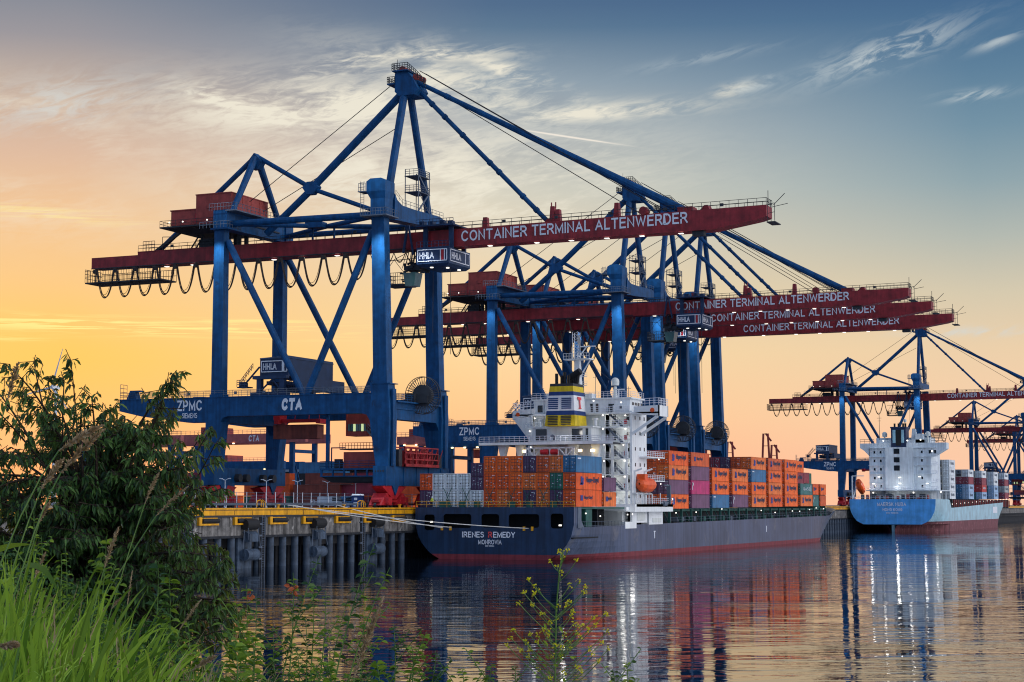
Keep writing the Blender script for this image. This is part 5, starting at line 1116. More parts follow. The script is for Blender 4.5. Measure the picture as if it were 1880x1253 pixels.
for b, (y, L, cols) in enumerate(bays):
    H = 2.8 if b < 2 or b > 3 else 2.78; zb = 8.55 + b * .06
    for j, cc in enumerate(cols):
        if cc: container((-110.85, y, zb + j * (H + .03)), cc[0], 12.19, H, '%s container, %s tier, water side column, %s bay ahead of near ship bridge' % (cc[0], TIER[j], ORD[b]), G2, cc[1])
    rows = inner.get(b, [[random.choice(['rust orange', 'orange', 'purple', 'maroon']) for _ in range(3 if b in (2, 3) else 4)] for _ in range(1)])
    for i, row in enumerate(rows):
        for j, c in enumerate(row):
            lg = 'big' if (b == 7 and i == 0 and j in (2, 3)) else None
            container((-110.85 - (i + 1) * 2.46, y + (1.0 if b == 7 and i == 0 and j > 1 else 0), zb + j * (H + .03)), c, 12.19, H, '%s container, %s tier, %s column inboard, %s bay ahead of near ship bridge' % (c, TIER[j], ORD[i + 1], ORD[b]), G2, lg)
G3 = 'short containers near the bow of the near ship'
for (y, c, z, lg, x) in ((441.8, 'teal', 9.0, 'mark', -111.2), (449.6, 'rust orange', 9.0, None, -111.2), (441.8, 'orange', 11.9, 'small', -111.2), (449.8, 'orange', 11.9, 'small', -111.2), (441.8, 'maroon', 14.8, None, -113.6), (449.8, 'green', 14.8, None, -115.0)):
    container((x, y, z), c, 6.06, 2.75, 'short %s container, %s, near the bow of the near ship' % (c, {9.0: 'bottom tier', 11.9: 'middle tier', 14.8: 'upper tier'}[z] + (' aft' if y < 445 else ' forward')), G3, lg)

def point(x, y, z, e, col=(1, .96, .9), r=.45):
    ld = bpy.data.lights.new('deck_light', 'POINT'); ld.energy = e; ld.color = col; ld.shadow_soft_size = r
    lo = bpy.data.objects.new('deck_light', ld); COL.objects.link(lo); lo.location = (x, y, z)
for a in ((-113.6, 305.6, 25.2, 45), (-110.6, 305.6, 22.6, 45), (-113.2, 305.6, 19.8, 45), (-110.6, 305.6, 16.9, 45), (-113.0, 305.6, 13.9, 45), (-111, 305.6, 11.2, 45), (-117.6, 302.2, 28.4, 45), (-126.4, 300.8, 25.4, 60), (-107, 300, 7.6, 50), (-118.5, 295.0, 22.6, 90)): point(*a)

# vehicles parked behind the quay fence
def van(px, x_, body, lab, rz=0.0):
    d = FW + RT * ((px - CX) / FPX) - UP * ((915 - CY) / FPX); y_ = (d * (x_ / d.x)).y
    t = thing('parked_van', (x_, y_, ZQ), lab, 'van', 'vans parked behind the quay fence', rz)
    m = MB(); P_ = [(-2.5, -.9, .4), (2.5, -.9, .4), (2.55, -.9, 1.0), (1.75, -.9, 1.2), (1.15, -.9, 2.0), (-2.45, -.9, 2.05), (-2.55, -.9, 1.9)]; m.prism(P_, (0, 1.8, 0)); m.build('body', body, t)
    m = MB(); m.prism([(1.72, -.92, 1.25), (1.2, -.92, 1.9), (.5, -.92, 1.9), (.5, -.92, 1.25)][::-1], (0, 1.84, 0)); m.build('window', 'window_dark', t)
    for x in (-1.6, 1.6):
        for y in (-.92, .72): m = MB(); m.tube((x, y, .36), (x, y + .2, .36), .36, 14); m.build('wheel', 'rubber', t)
    m = MB(); m.box(2.5, 2.58, -.8, -.5, .7, .95); m.box(2.5, 2.58, .5, .8, .7, .95); m.build_each('headlight', 'letter_white', t)
van(610, -156, 'letter_white', 'white van parked behind the fence, leftmost of the parked vans')
van(634, -156, 'hull_lightblue', 'light blue van parked behind the fence between two others', .1)
van(680, -153, 'letter_red', 'red van parked behind the fence right of the blue toilet', -.2)
# ================================================================== far ship
def at_y(px, py, Y):
    d = FW + RT * ((px - CX) / FPX) - UP * ((py - CY) / FPX); return Vector((0, 0, EYE)) + d * (Y / d.y)
S2 = (-123.0, 612.0, 0)
def prof2(z):
    pts = [(-1.6, .6), (0, .7), (1.2, .9), (2.3, 1.6), (2.6, 10.0), (3.6, 12.2), (5, 13.4), (7, 14.4), (9, 14.8), (12, 14.9)]
    for (a, b), (c, d_) in zip(pts[:-1], pts[1:]):
        if z <= c: return b + (d_ - b) * max(0, (z - a)) / (c - a)
    return pts[-1][1]
ship2 = thing('container_ship', S2, 'far container ship with bright light blue stern and wide white bridge block', 'container ship', 'container ships moored at the quay')
def S2B(mb, nm, mats, par=ship2, **k): return mb.build(nm, mats, par, S2, **k)
def sz2(y): return 11.3 if y < 640 else (8.2 + (y - 640) / 160 * 2.6 if y > 643.5 else 11.3 - (y - 640) / 3.5 * 3.1)
hull(ship2, -137.9, -108.1, 612.1, 800, 812, 11.3, sz2, prof2, ['hull_blue_lit', 'boot_red_worn'], 3.6, 9, 643.5)
tr2 = transom(ship2, -137.9, -108.1, 612.0, 11.3, prof2, 'hull_lightblue', 2.6, 'boot_red', [], S2, False)
m = MB(); letter(m, 'MAERSK NUBA', -128.2, 611.9, 8.9, 10.0, 1.3, bold=.02); letter(m, 'HONG KONG', -126.3, 611.9, 7.2, 6.8, 1.0, bold=.02); letter(m, 'IMO 9342176', -125.1, 611.9, 6.3, 4.2, .5, bold=.02); S2B(m, 'name_lettering', 'letter_white', tr2)
m = MB(); m.box(-123.5, -122.5, 613, 616, -2, 2.4); S2B(m, 'rudder', 'hull_blue_lit')
m = MB(); m.box(-108.12, -107.98, 742, 754, 6.0, 8.6); S2B(m, 'white_panel', 'letter_white')
m = MB(); X0, X1, Ys = -132.8, -111.2, 622
m.box(X0, X1, Ys, 640, 11.2, 29.6); m.box(-127.0, -117.2, Ys - 1.0, Ys, 11.2, 29.5)
for z in (14.6, 17, 20.1, 23.1, 26.1, 29.2): m.box(X0 - .1, X1 + 1.8, Ys - .7, Ys + 1.2, z, z + .15)
m.box(X0 - .2, -107.9, Ys - 5, Ys + 18, 14.2, 14.5)
for y in (617.5, 625, 633): m.box(-108.4, -108.1, y, y + .4, 11.3, 14.3)
for k in range(9): m.box(X0 + 1 + k * 2.5, X0 + 1.05 + k * 2.5, Ys - 1.04 if -127 < X0 + 1 + k * 2.5 < -117.4 else Ys - .04, Ys, 14.6, 29.2)
h2 = S2B(m, 'superstructure', 'ship_pale')
m = MB(); m.prism([(-136, Ys, 31.0), (-105.8, Ys, 31.0), (-105.8, Ys, 28.9), (-109.6, Ys, 26.6), (-111.2, Ys, 26.2), (-111.2, Ys, 29.6), (-132.6, Ys, 29.6), (-132.6, Ys, 26.4), (-134.5, Ys, 28.4), (-136, Ys, 29.4)], (0, 5, 0)); m.box(-131, -112, Ys + 4, 636, 31, 33.0); m.box(-116.6, -114.0, Ys + 1, Ys + 4, 31, 34.2); m.box(-129.5, -114, Ys + 1, 634, 31, 32.2)
m.hexa([(-118.4, Ys + 2, 31), (-116.2, Ys + 2, 31), (-116.2, Ys + 4, 31), (-118.4, Ys + 4, 31)], [(-118, Ys + 2.4, 36), (-116.8, Ys + 2.4, 36), (-116.8, Ys + 3.6, 36), (-118, Ys + 3.6, 36)])
S2B(m, 'bridge', 'ship_pale', h2)
m = MB()
for z in (15.4, 18.3, 21.4, 24.4, 27.4):
    for x in (-131.2, -129.0, -114.6): m.box(x, x + .6, Ys - .06, Ys - .02, z, z + .85)
for z in (21.3, 24.2, 27.2): m.box(-123.9, -121.9, Ys - 1.08, Ys - 1.0, z, z + 1.8)
for x in (-111.9, -110.2): m.box(x, x + .9, Ys - .06, Ys, 27.2, 28.4)
m.build_each('window', 'window_dark', h2, S2)
m = MB(); m.box(-124.8, -119.6, Ys - .8, Ys + 5, 29.4, 36.6); m.box(-125.0, -119.4, Ys - 1, Ys + 5.2, 36.2, 36.7); fn = S2B(m, 'funnel', 'sign_navy', h2)
m = MB(); m.box(-124.2, -123.2, Ys - 1.0, Ys - .8, 31, 35.6); m.box(-121.2, -120.2, Ys - 1.0, Ys - .8, 31, 35.6); m.box(-123.1, -121.3, Ys - .86, Ys - .8, 30, 35.6, 1)
for x in (-124, -122.6, -121.0, -120.2): m.tube((x, Ys + 2, 36.6), (x, Ys + 2, 38.0), .35, 8, 1)
S2B(m, 'exhaust_casing', ['hull_blue_lit', 'rubber'], fn)
m = MB()
for x, h, w_ in ((-122.6, 5.5, 1.6), (-120.6, 6.5, .2), (-116.9, 5, 1.2), (-129.6, 9, .8)): m.tube((x, Ys + 3, 31), (x, Ys + 3, 31 + h + 2), .09, 5); m.box(x - w_, x + w_, Ys + 2.9, Ys + 3.1, 31 + h, 31 + h + .12); m.box(x - w_ * .7, x + w_ * .7, Ys + 2.9, Ys + 3.1, 30 + h, 30.1 + h)
m.rail((-135.9, Ys, 31), (-131, Ys, 31), 1.4, 1.4, .06); m.rail((-111, Ys, 31), (-106, Ys, 31), 1.4, 1.4, .06)
S2B(m, 'antenna_mast', 'steel_dark', h2)
m = MB(); dome(m, (-127.8, Ys + 3, 34.2), .95); m.tube((-127.8, Ys + 3, 31), (-127.8, Ys + 3, 34), .3, 8); dome(m, (-112.6, Ys + 3, 34.2), .9); m.tube((-112.6, Ys + 3, 31), (-112.6, Ys + 3, 34), .3, 8); dome(m, (-120.5, Ys + 3, 39), .6); m.tube((-120.5, Ys + 3, 36), (-120.5, Ys + 3, 39), .15, 8); S2B(m, 'satellite_dome', 'ship_cream', h2)
m = MB()
for z in (14.5, 17.2, 20.2, 23.2, 26.2): m.rail((X1, Ys - .6, z), (X1 + 1.8, Ys - .6, z), 1.1, .8, .05); m.rail((X1 + 1.8, Ys - .6, z), (X1 + 1.8, Ys + 3, z), 1.1, .9, .05)
m.rail((X0, 617, 14.5), (-108, 617, 14.5), 1.1, 1.6, .05, 1); m.rail((-137.6, 612.3, 11.3), (-108.3, 612.3, 11.3), 1.1, 1.5, .04)
S2B(m, 'railing', 'letter_white', h2)
m = MB()
for k in range(14): x = -134 + k * 1.75; m.box(x, x + random.uniform(.5, 1.3), 613, 614.5, 11.3, 11.6 + random.uniform(.4, 1.4), k % 2)
for x in (-131, -125.5, -117.5, -114): m.tube((x, 615, 12.3), (x + 2, 615, 12.3), .9, 12, 0)
S2B(m, 'mooring_winch', ['steel_dark', 'house_red'])
m = MB()
for x, z in ((-131.5, 16.6), (-122.3, 16.7), (-112.8, 16.6), (-129.6, 19.0), (-115.4, 19), (-122.3, 18.8)): m.box(x, x + .8, Ys - 1.5, Ys - 1.2, z, z + .25)
for x, z in ((-127.4, 31.8), (-119.0, 31.8), (-114.4, 32), (-131.3, 13.6), (-117.2, 13.6), (-110.5, 28), (-107.8, 13.8)): m.tube((x, Ys - 1.4, z), (x, Ys - 1.2, z), .28, 8)
for k in range(16): m.tube((-108.3, 646 + k * 9.2, 9.6 + k * .15), (-108.2, 646 + k * 9.2, 9.6 + k * .15), .13 + .08 * (k % 3 == 0), 8)
m.build_each('deck_lamp', 'lamp_glow', h2, S2)
m = MB(); prof = [(613, .2, .2, 17.2), (613.6, 1.1, 1.4, 17.0), (616, 1.4, 1.8, 15.8), (619, 1.2, 1.6, 14.6), (620, .3, .3, 14.2)]
def ring2(y, rx, rz, zc): return [(-134.9 + rx * math.cos(2 * math.pi * i / 12), y, zc + rz * math.sin(2 * math.pi * i / 12)) for i in range(12)]
for a, b in zip(prof[:-1], prof[1:]): m.add(ring2(*a) + ring2(*b), [(i, (i + 1) % 12, 12 + (i + 1) % 12, 12 + i) for i in range(12)])
S2B(m, 'lifeboat', 'lifeboat_orange')
m = MB(); m.box(-137.2, -136.8, 613, 613.4, 11.3, 19.4); m.beam((-137, 613.2, 19.4), (-132.9, 613.2, 19.4), .3); m.beam((-136.9, 613.2, 11.4), (-136.2, 620, 18), .3); S2B(m, 'davit', 'ship_white')
m = MB(); y = 648
while y < 795: m.box(-112, -108.5, y, y + 1.2, 8, 11.5, 0); m.box(-108.7, -108.3, y + 3, y + 3.3, 8.5, 11.2, 1); y += 4.6
m.box(-134, -112, 646, 796, 6, 11.2, 0); S2B(m, 'hatch_coaming', ['steel_dark', 'house_red'])
G4 = 'containers stacked on the far ship'
b2 = [(641.5, ['white'] * 5, [['grey', 'pale grey', 'pale grey', 'pale grey', 'pale grey'], ['pale grey', 'grey', 'pale grey', 'pale grey', 'pale grey']], True),
      (683.5, ['light blue', 'light blue', 'maroon', 'white'], [['blue', 'blue', 'maroon', 'pale grey'], ['blue', 'teal', 'brown', 'pale grey']], True),
      (716, ['light blue', 'red', 'maroon', 'white'], [['teal', 'red', 'brown', 'pale grey'], ['blue', 'maroon', 'brown', 'grey']], True),
      (748, ['light blue', 'light blue', 'white', 'white'], [['blue', 'teal', 'white', 'pale grey'], ['blue', 'blue', 'maroon', 'grey']], True),
      (779, ['maroon', 'grey', 'maroon', 'white'], [['brown', 'grey', 'brown', 'pale grey'], ['brown', 'teal', 'maroon', 'grey']], True)]
for b, (y, side, inn, rf) in enumerate(b2):
    nt = len(side)
    for i, row in enumerate([side] + inn):
        for j, c in enumerate(row):
            tn = ['bottom', 'second', 'third', 'fourth', 'top'][j]
            lg = {'white': 'sea', 'light blue': 'sea', 'red': 'ham', 'grey': 'sea'}.get(c) if i == 0 else None
            reef = (i > 0 and c in ('pale grey', 'white', 'grey'))
            container((-110.6 - i * 2.47, y, 11.45 + j * 2.82 + b * .1), c, 12.19, 2.8, '%s container, %s tier, %s column from the water, %s bay of far ship' % (c, tn, ORD[i], ORD[b]), G4, lg, reef)
container((-121.5, 668, 22.6), 'navy', 12.19, 2.8, 'single navy container standing above the stacks of far ship', G4)
# ================================================================== yard behind the quay
G5 = 'containers stacked in the yard behind the quay'
def yardbox(px, Y, tier, col, logo, where, L=12.19):
    p = at_y(px, 900, Y); return container((p.x, Y, ZQ + .02 + tier * 2.62), col, L, 2.6, where, G5, logo, False, 'x')
def hmm(o, txt, w_, h_, mat='letter_white'):
    mb = MB(); letter(mb, txt, 4.6, -.03, .9, w_, h_, bold=.05); mb.build('lettering', mat, o)
o = yardbox(538, 352, 0, 'brown', None, 'brown yard container with three white letters, bottom tier between crane legs'); hmm(o, 'HMM', 3.2, .85)
yardbox(538, 352, 1, 'brown', None, 'plain brown yard container directly on the one with three letters')
yardbox(560, 352.2, 2, 'brown', None, 'brown yard container, third tier, above the one with three letters')
yardbox(548, 356, 3, 'blue', None, 'dull blue yard container on top of the stack between the crane legs')
yardbox(560, 362, 2, 'grey', None, 'pale grey yard container behind the brown third tier one', 12.19)
yardbox(448, 352, 0, 'green', None, 'dark green yard container, bottom tier left of the lettered brown one')
yardbox(448, 352, 1, 'rust orange', None, 'rust orange yard container on the dark green one')
yardbox(448, 352, 2, 'rust orange', None, 'rust orange yard container, third tier above the dark green one')
o = yardbox(626, 353, 0, 'light blue', None, 'pale blue yard container, bottom tier right of the lettered brown one'); hmm(o, 'MAERSK', 3.6, .7, 'sign_navy')
yardbox(626, 353, 1, 'maroon', None, 'maroon yard container on the pale blue one')
yardbox(626, 353, 2, 'maroon', None, 'maroon yard container, third tier above the pale blue one')
o = yardbox(668, 345.8, 0, 'orange', None, 'bright orange yard container beside the red crane bogies'); hmm(o, 'Hapag-Lloyd', 5.5, .9, 'sign_navy')
yardbox(690, 352, 1, 'rust orange', None, 'rust orange yard container above the bright orange one')
yardbox(350, 330, 0, 'orange', None, 'orange yard container, bottom tier left of the landside crane leg')
yardbox(335, 333, 1, 'navy', None, 'dark navy yard container on the orange one by the landside leg')
yardbox(345, 336, 2, 'maroon', None, 'maroon yard container, third tier by the landside crane leg')
yardbox(262, 336, 2, 'rust orange', None, 'rust orange yard container, third tier seen through the tree leaves')
yardbox(255, 333, 1, 'orange', None, 'orange yard container, second tier partly behind the tree')
yardbox(250, 333, 0, 'red', None, 'red yard container, bottom tier partly behind the tree')
yardbox(820, 420, 0, 'maroon', None, 'maroon yard container below the pale blue yard gantry', 12.19)
yardbox(745, 400, 0, 'brown', None, 'brown yard container behind the seaward crane legs', 12.19)
yardbox(745, 400, 1, 'grey', None, 'grey yard container on the brown one behind the crane legs', 12.19)
def yard_gantry(pxl, pxr, Y, ztop, zbot, col, lab, cta=False, deep=14):
    a = at_y(pxl, 900, Y).x; b = at_y(pxr, 900, Y).x
    t = thing('yard_gantry', (a, Y, ZQ), lab, 'yard crane', 'yard gantry cranes'); off = (a, Y, ZQ)
    m = MB(); m.box(a, b, Y, Y + 1.6, zbot, ztop); m.box(a, b, Y + deep, Y + deep + 1.6, zbot, ztop); g = m.build('girder', col, t, off)
    m = MB(); m.rail((a, Y, ztop), (b, Y, ztop), 1.2, 1.6, .06, 1); m.build('railing', 'rail_grey', g, off)
    if cta: m = MB(); letter(m, 'CTA', a + (b - a) * .605, Y - .02, zbot + .4, 3.8, (ztop - zbot) * .7, bold=.05, shear=.12); m.build('lettering', 'letter_white', g, off)
    L_ = b - a
    for x in (a + L_ * .1, b - L_ * .1):
        for yy in (Y + .2, Y + deep): m = MB(); m.box(x - .7, x + .7, yy, yy + 1.3, ZQ + 1, zbot); m.build('leg', 'crane_blue', t, off)
        m = MB(); m.box(x - .8, x + .8, Y - 1, Y + deep + 2.4, ZQ + .4, ZQ + 1.6); m.box(x - .5, x + .5, Y, Y + deep, zbot - 3.2, zbot - 2.2); m.beam((x, Y + .8, zbot - 3), (x, Y + deep * .6, ZQ + 2), .3); m.build('side_frame', 'crane_blue', t, off)
    m = MB(); xm = a + L_ * .24; m.box(xm, xm + 5, Y + 2, Y + deep - 1, ztop - .4, ztop + 2.4); m.box(xm + 5, xm + 7, Y + 2, Y + 4.4, zbot - 3, zbot - .6); m.build('trolley', 'house_red', t, off)
    m = MB()
    for k in range(3): m.tube((a + L_ * (.2 + .3 * k), Y - .1, zbot - .3), (a + L_ * (.2 + .3 * k), Y - .1, zbot), .35, 8)
    m.build_each('floodlight', 'lamp_warm', t, off)
yard_gantry(300, 560, 470, 31.4, 28.6, 'girder_pink', 'red girder yard gantry with white letters, seen between the landside crane legs', True)
yard_gantry(350, 520, 560, 25.5, 22.6, 'crane_blue', 'blue yard gantry low behind the landside crane legs')
yard_gantry(815, 892, 440, 27.6, 25.2, 'crane_blue', 'blue yard gantry with warm lamps left of the near ship bridge')
yard_gantry(728, 800, 500, 31.0, 28.4, 'girder_pink', 'short red yard gantry behind the seaward crane legs')
yard_gantry(130, 330, 430, 29.5, 26.8, 'girder_pink', 'red yard gantry mostly hidden behind the tree')
# distant raised crane jibs on the skyline and a wind turbine
for i, (px, h, lab) in enumerate(((1302, 9, 'distant thin crane jib just right of the crane legs'), (1341, 10, 'distant A shaped crane jib above the container stacks'), (1407, 14, 'tallest distant crane jib above the container stacks'), (1422, 8, 'small bent crane jib beside the tallest distant jib'))):
    p = at_y(px, 900, 900); t = thing('distant_crane', (p.x, 900, ZQ), lab, 'crane', 'distant crane jibs'); m = MB()
    z0 = ZQ; z1 = ZQ + 24 + h
    for s in (-1, 1): m.beam((p.x + s * 3, 900, z0), (p.x + s * 1.2, 900, z1), .9)
    for k in range(7): z = z0 + (z1 - z0) * k / 6; m.box(p.x - 2.8 + k * .25, p.x + 2.8 - k * .25, 899.6, 900.4, z - .3, z)
    m.beam((p.x, 900, z1), (p.x + 3, 900, z1 - 4), .8); m.build('jib', 'house_red', t, (p.x, 900, ZQ))
p = at_y(103, 712, 1500); g0 = at_y(103, 920, 1500)
t = thing('wind_turbine', (p.x, 1500, ZQ), 'pale wind turbine behind the top of the tree at left', 'wind turbine')
m = MB(); m.tube((p.x, 1500, ZQ), (p.x, 1500, p.z), 2.6, 14, r2=1.5); m.build('tower', 'letter_white', t, (p.x, 1500, ZQ))
m = MB(); m.box(p.x - 2.2, p.x + 2.2, 1494, 1504, p.z - 1.8, p.z + 2); m.tube((p.x, 1492, p.z), (p.x, 1494, p.z), 1.8, 10, r2=2); nc = m.build('nacelle', 'letter_white', t, (p.x, 1500, ZQ))
for a in (-18, 102, 222):
    m = MB(); d = Vector((math.sin(R(-a)), 0, math.cos(R(-a)))); c = Vector((p.x, 1492.8, p.z)); m.beam(c, c + d * 42, 2.4, .6, w2=.5, h2=.2, up=(0, 1, 0)); m.build('blade', 'letter_white', t, (p.x, 1500, ZQ))
# container hanging below the first crane's portal trolley
o = container((OX - 28.9, OY - 1.2, 21.45), 'brown', 9.4, 2.65, 'brown container hanging from the spreader between the nearest crane legs', 'hanging container', None, False, 'x'); del o['group']
# low service buildings in the yard
for px, Y, w_, h_, lab in ((600, 620, 60, 14, 'low grey yard building far behind the nearest crane'), (860, 640, 50, 11, 'low grey yard building left of the near ship bridge')):
    p = at_y(px, 900, Y); t = thing('yard_building', (p.x, Y, ZQ), lab, 'building'); off = (p.x, Y, ZQ)
    m = MB(); m.box(p.x - w_ / 2, p.x + w_ / 2, Y, Y + 20, ZQ, ZQ + h_); m.build('wall', 'concrete_dark', t, off)
    m = MB(); m.hexa([(p.x - w_ / 2 - .6, Y - .6, ZQ + h_), (p.x + w_ / 2 + .6, Y - .6, ZQ + h_), (p.x + w_ / 2 + .6, Y + 20.6, ZQ + h_), (p.x - w_ / 2 - .6, Y + 20.6, ZQ + h_)], [(p.x - w_ / 2, Y + 5, ZQ + h_ + 1.6), (p.x + w_ / 2, Y + 5, ZQ + h_ + 1.6), (p.x + w_ / 2, Y + 15, ZQ + h_ + 1.6), (p.x - w_ / 2, Y + 15, ZQ + h_ + 1.6)]); m.build('roof', 'rail_grey', t, off)
    for k in range(6): m = MB(); x = p.x - w_ / 2 + 4 + k * w_ / 6.5; m.box(x, x + 4, Y - .08, Y, ZQ + h_ - 5, ZQ + h_ - 3.4); m.build('window', 'window_dark', t, off)
# ================================================================== deck hands
paint('skin', (.45, .26, .18), .6, streak=0); paint('hivis_orange', (.9, .18, .03), .7, streak=0); paint('hivis_yellow', (.75, .85, .08), .7, streak=0); paint('trousers', (.03, .04, .08), .8, streak=0)
def person(loc, rz, jacket, lab):
    pts = [(0, 0, .95), (0, 0, 1.2), (0, 0, 1.42), (0, 0, 1.52), (0, .01, 1.66), (.19, 0, 1.40), (.25, .03, 1.13), (.24, -.12, .92), (-.19, 0, 1.40), (-.27, -.05, 1.14), (-.20, -.22, 1.0), (.10, 0, .90), (.12, -.05, .50), (.12, .03, .08), (.13, -.12, .04), (-.10, 0, .90), (-.13, .06, .49), (-.14, .10, .08), (-.14, -.05, .04)]
    eds = [(0, 1), (1, 2), (2, 3), (3, 4), (2, 5), (5, 6), (6, 7), (2, 8), (8, 9), (9, 10), (0, 11), (11, 12), (12, 13), (13, 14), (0, 15), (15, 16), (16, 17), (17, 18)]
    rad = [.14, .15, .16, .06, .10, .065, .048, .035, .065, .048, .035, .09, .06, .042, .04, .09, .06, .042, .04]
    me = bpy.data.meshes.new('person'); me.from_pydata(pts, eds, []); o = bpy.data.objects.new('person', me); COL.objects.link(o)
    md = o.modifiers.new('s', 'SKIN'); sub = o.modifiers.new('u', 'SUBSURF'); sub.levels = sub.render_levels = 1
    for i, r in enumerate(rad): me.skin_vertices[0].data[i].radius = (r, r * .8)
    me.skin_vertices[0].data[0].use_root = True
    dg = bpy.context.evaluated_depsgraph_get(); dg.update(); m2 = bpy.data.meshes.new_from_object(o.evaluated_get(dg)); o.modifiers.clear(); o.data = m2
    for n_ in ('skin', jacket, 'trousers'): m2.materials.append(M[n_])
    for p_ in m2.polygons: z = p_.center.z; p_.material_index = 2 if z < .95 else (1 if z < 1.5 else 0)
    for mm in m2.polygons: mm.use_smooth = True
    o.location = loc; o.rotation_euler = (0, 0, rz)
    m = MB(); dome(m, (0, .01, 1.70), .12); m.tube((0, .01, 1.68), (0, .01, 1.70), .15, 10); m.build('helmet', 'letter_white', o)
    tag(o, lab, 'person', 'crew on the near ship'); return o
person((-109.4, 283.0, 4.65), .4, 'hivis_orange', 'person in orange jacket and white helmet standing at the side deck rail')
person((-135.2, 275.75, 8.9), -.3, 'hivis_yellow', 'person in yellow jacket standing before white containers on the stern')

for a in ((-131.5, 617.5, 16.2, 170), (-122.3, 617, 16.2, 280), (-112.8, 617.5, 16.2, 170), (-122.3, 617, 13.5, 120), (-109, 618, 13.4, 80), (-127, 617, 31.5, 110), (-118, 617, 31.5, 110)): point(*a)
# ================================================================== foreground bank and plants
rnd = random.Random(11)
def leafmat(name, c1, c2, trans=.35, scale=3.0, rough=.45, tint=None):
    m = bpy.data.materials.new(name); m.use_nodes = True; t = NT(m.node_tree); b = t.n['Principled BSDF']
    g = t.node('ShaderNodeNewGeometry'); tcn = t.node('ShaderNodeTexCoord')
    k = t.m('ADD', t.m('MULTIPLY', g.outputs['Random Per Island'], .65), t.m('MULTIPLY', t.noise(tcn.outputs['Object'], scale, 3), .5), clamp=True)
    col = t.mix(t.rng(k, .25, .95), tuple(c1) + (1,), tuple(c2) + (1,))
    t.l.new(col, b.inputs['Base Color']); b.inputs['Roughness'].default_value = rough; b.inputs['Specular IOR Level'].default_value = .35
    tr_ = t.node('ShaderNodeBsdfTranslucent'); t.l.new(t.mix(.5, col, tint or (min(1, c2[0] * 1.8), min(1, c2[1] * 1.5), c2[2], 1)), tr_.inputs[0])
    mx = t.node('ShaderNodeMixShader'); mx.inputs[0].default_value = trans; t.l.new(b.outputs[0], mx.inputs[1]); t.l.new(tr_.outputs[0], mx.inputs[2])
    t.l.new(mx.outputs[0], t.n['Material Output'].inputs[0]); M[name] = m
leafmat('tree_leaf', (.008, .042, .022), (.11, .25, .055), .34, tint=(.32, .28, .05, 1))
leafmat('grass_blade', (.03, .12, .010), (.40, .62, .07), .3, 9)
leafmat('weed_leaf', (.05, .15, .02), (.28, .44, .05), .4)
leafmat('weed_leaf_dark', (.02, .07, .02), (.07, .16, .03), .3)
leafmat('straw', (.28, .20, .11), (.55, .42, .26), .2, 20)
leafmat('stem_green', (.10, .22, .05), (.2, .34, .08), .1)
leafmat('red_leaf', (.5, .10, .05), (.7, .2, .08), .4)
leafmat('petal_yellow', (.65, .60, .01), (.85, .78, .02), .4)
paint('bark', (.05, .035, .025), .9, streak=0, bump=.5, bscale=30)
paint('soil', (.06, .06, .035), .95, streak=0, bump=.5, bscale=4)
m = MB(); N = 50; V_ = []
for i in range(N + 1):
    for j in range(N + 1):
        x = -60 + 130 * i / N; y = -60 + 110 * j / N; d = x * FW.x + y * FW.y
        pts_ = [(-80, 7.9), (0, 7.5), (6, 7.15), (14, 5.9), (30, 2.2), (44, -1.2), (200, -3)]
        for (a, b), (c, e) in zip(pts_[:-1], pts_[1:]):
            if a <= d <= c: z = b + (e - b) * (d - a) / (c - a); break
        else: z = -3
        V_.append((x, y, z + rnd.uniform(-.08, .08)))
m.add(V_, [(i * (N + 1) + j, (i + 1) * (N + 1) + j, (i + 1) * (N + 1) + j + 1, i * (N + 1) + j + 1) for i in range(N) for j in range(N)])
tag(m.build('embankment', 'soil', smooth=True), kind='structure')
def leaf(mb, p, d, n, L, W, droop=.35, mi=0):
    """pointed leaf from p along d, face normal about n, folded along its rib and bent down"""
    d = d.normalized(); s = d.cross(n)
    if s.length < 1e-3: s = Vector((1, 0, 0))
    s.normalize(); n = s.cross(d).normalized(); g = Vector((0, 0, -1))
    q0 = p; q1 = p + d * L * .35 + g * L * droop * .10; q2 = p + d * L * .7 + g * L * droop * .4; q3 = p + d * L + g * L * droop
    f = n * W * .18
    mb.add([q0, q1, q2, q3, q1 + s * W * .5 + f, q2 + s * W * .42 + f, q1 - s * W * .5 + f, q2 - s * W * .42 + f], [(0, 4, 1), (1, 4, 5, 2), (2, 5, 3), (0, 1, 6), (1, 2, 7, 6), (2, 3, 7)], mi)
def rv(s=1.0): return Vector((rnd.uniform(-s, s), rnd.uniform(-s, s), rnd.uniform(-s, s)))
def bez(a, b, c, n): return [a.lerp(b, t).lerp(b.lerp(c, t), t) for t in [i / n for i in range(n + 1)]]
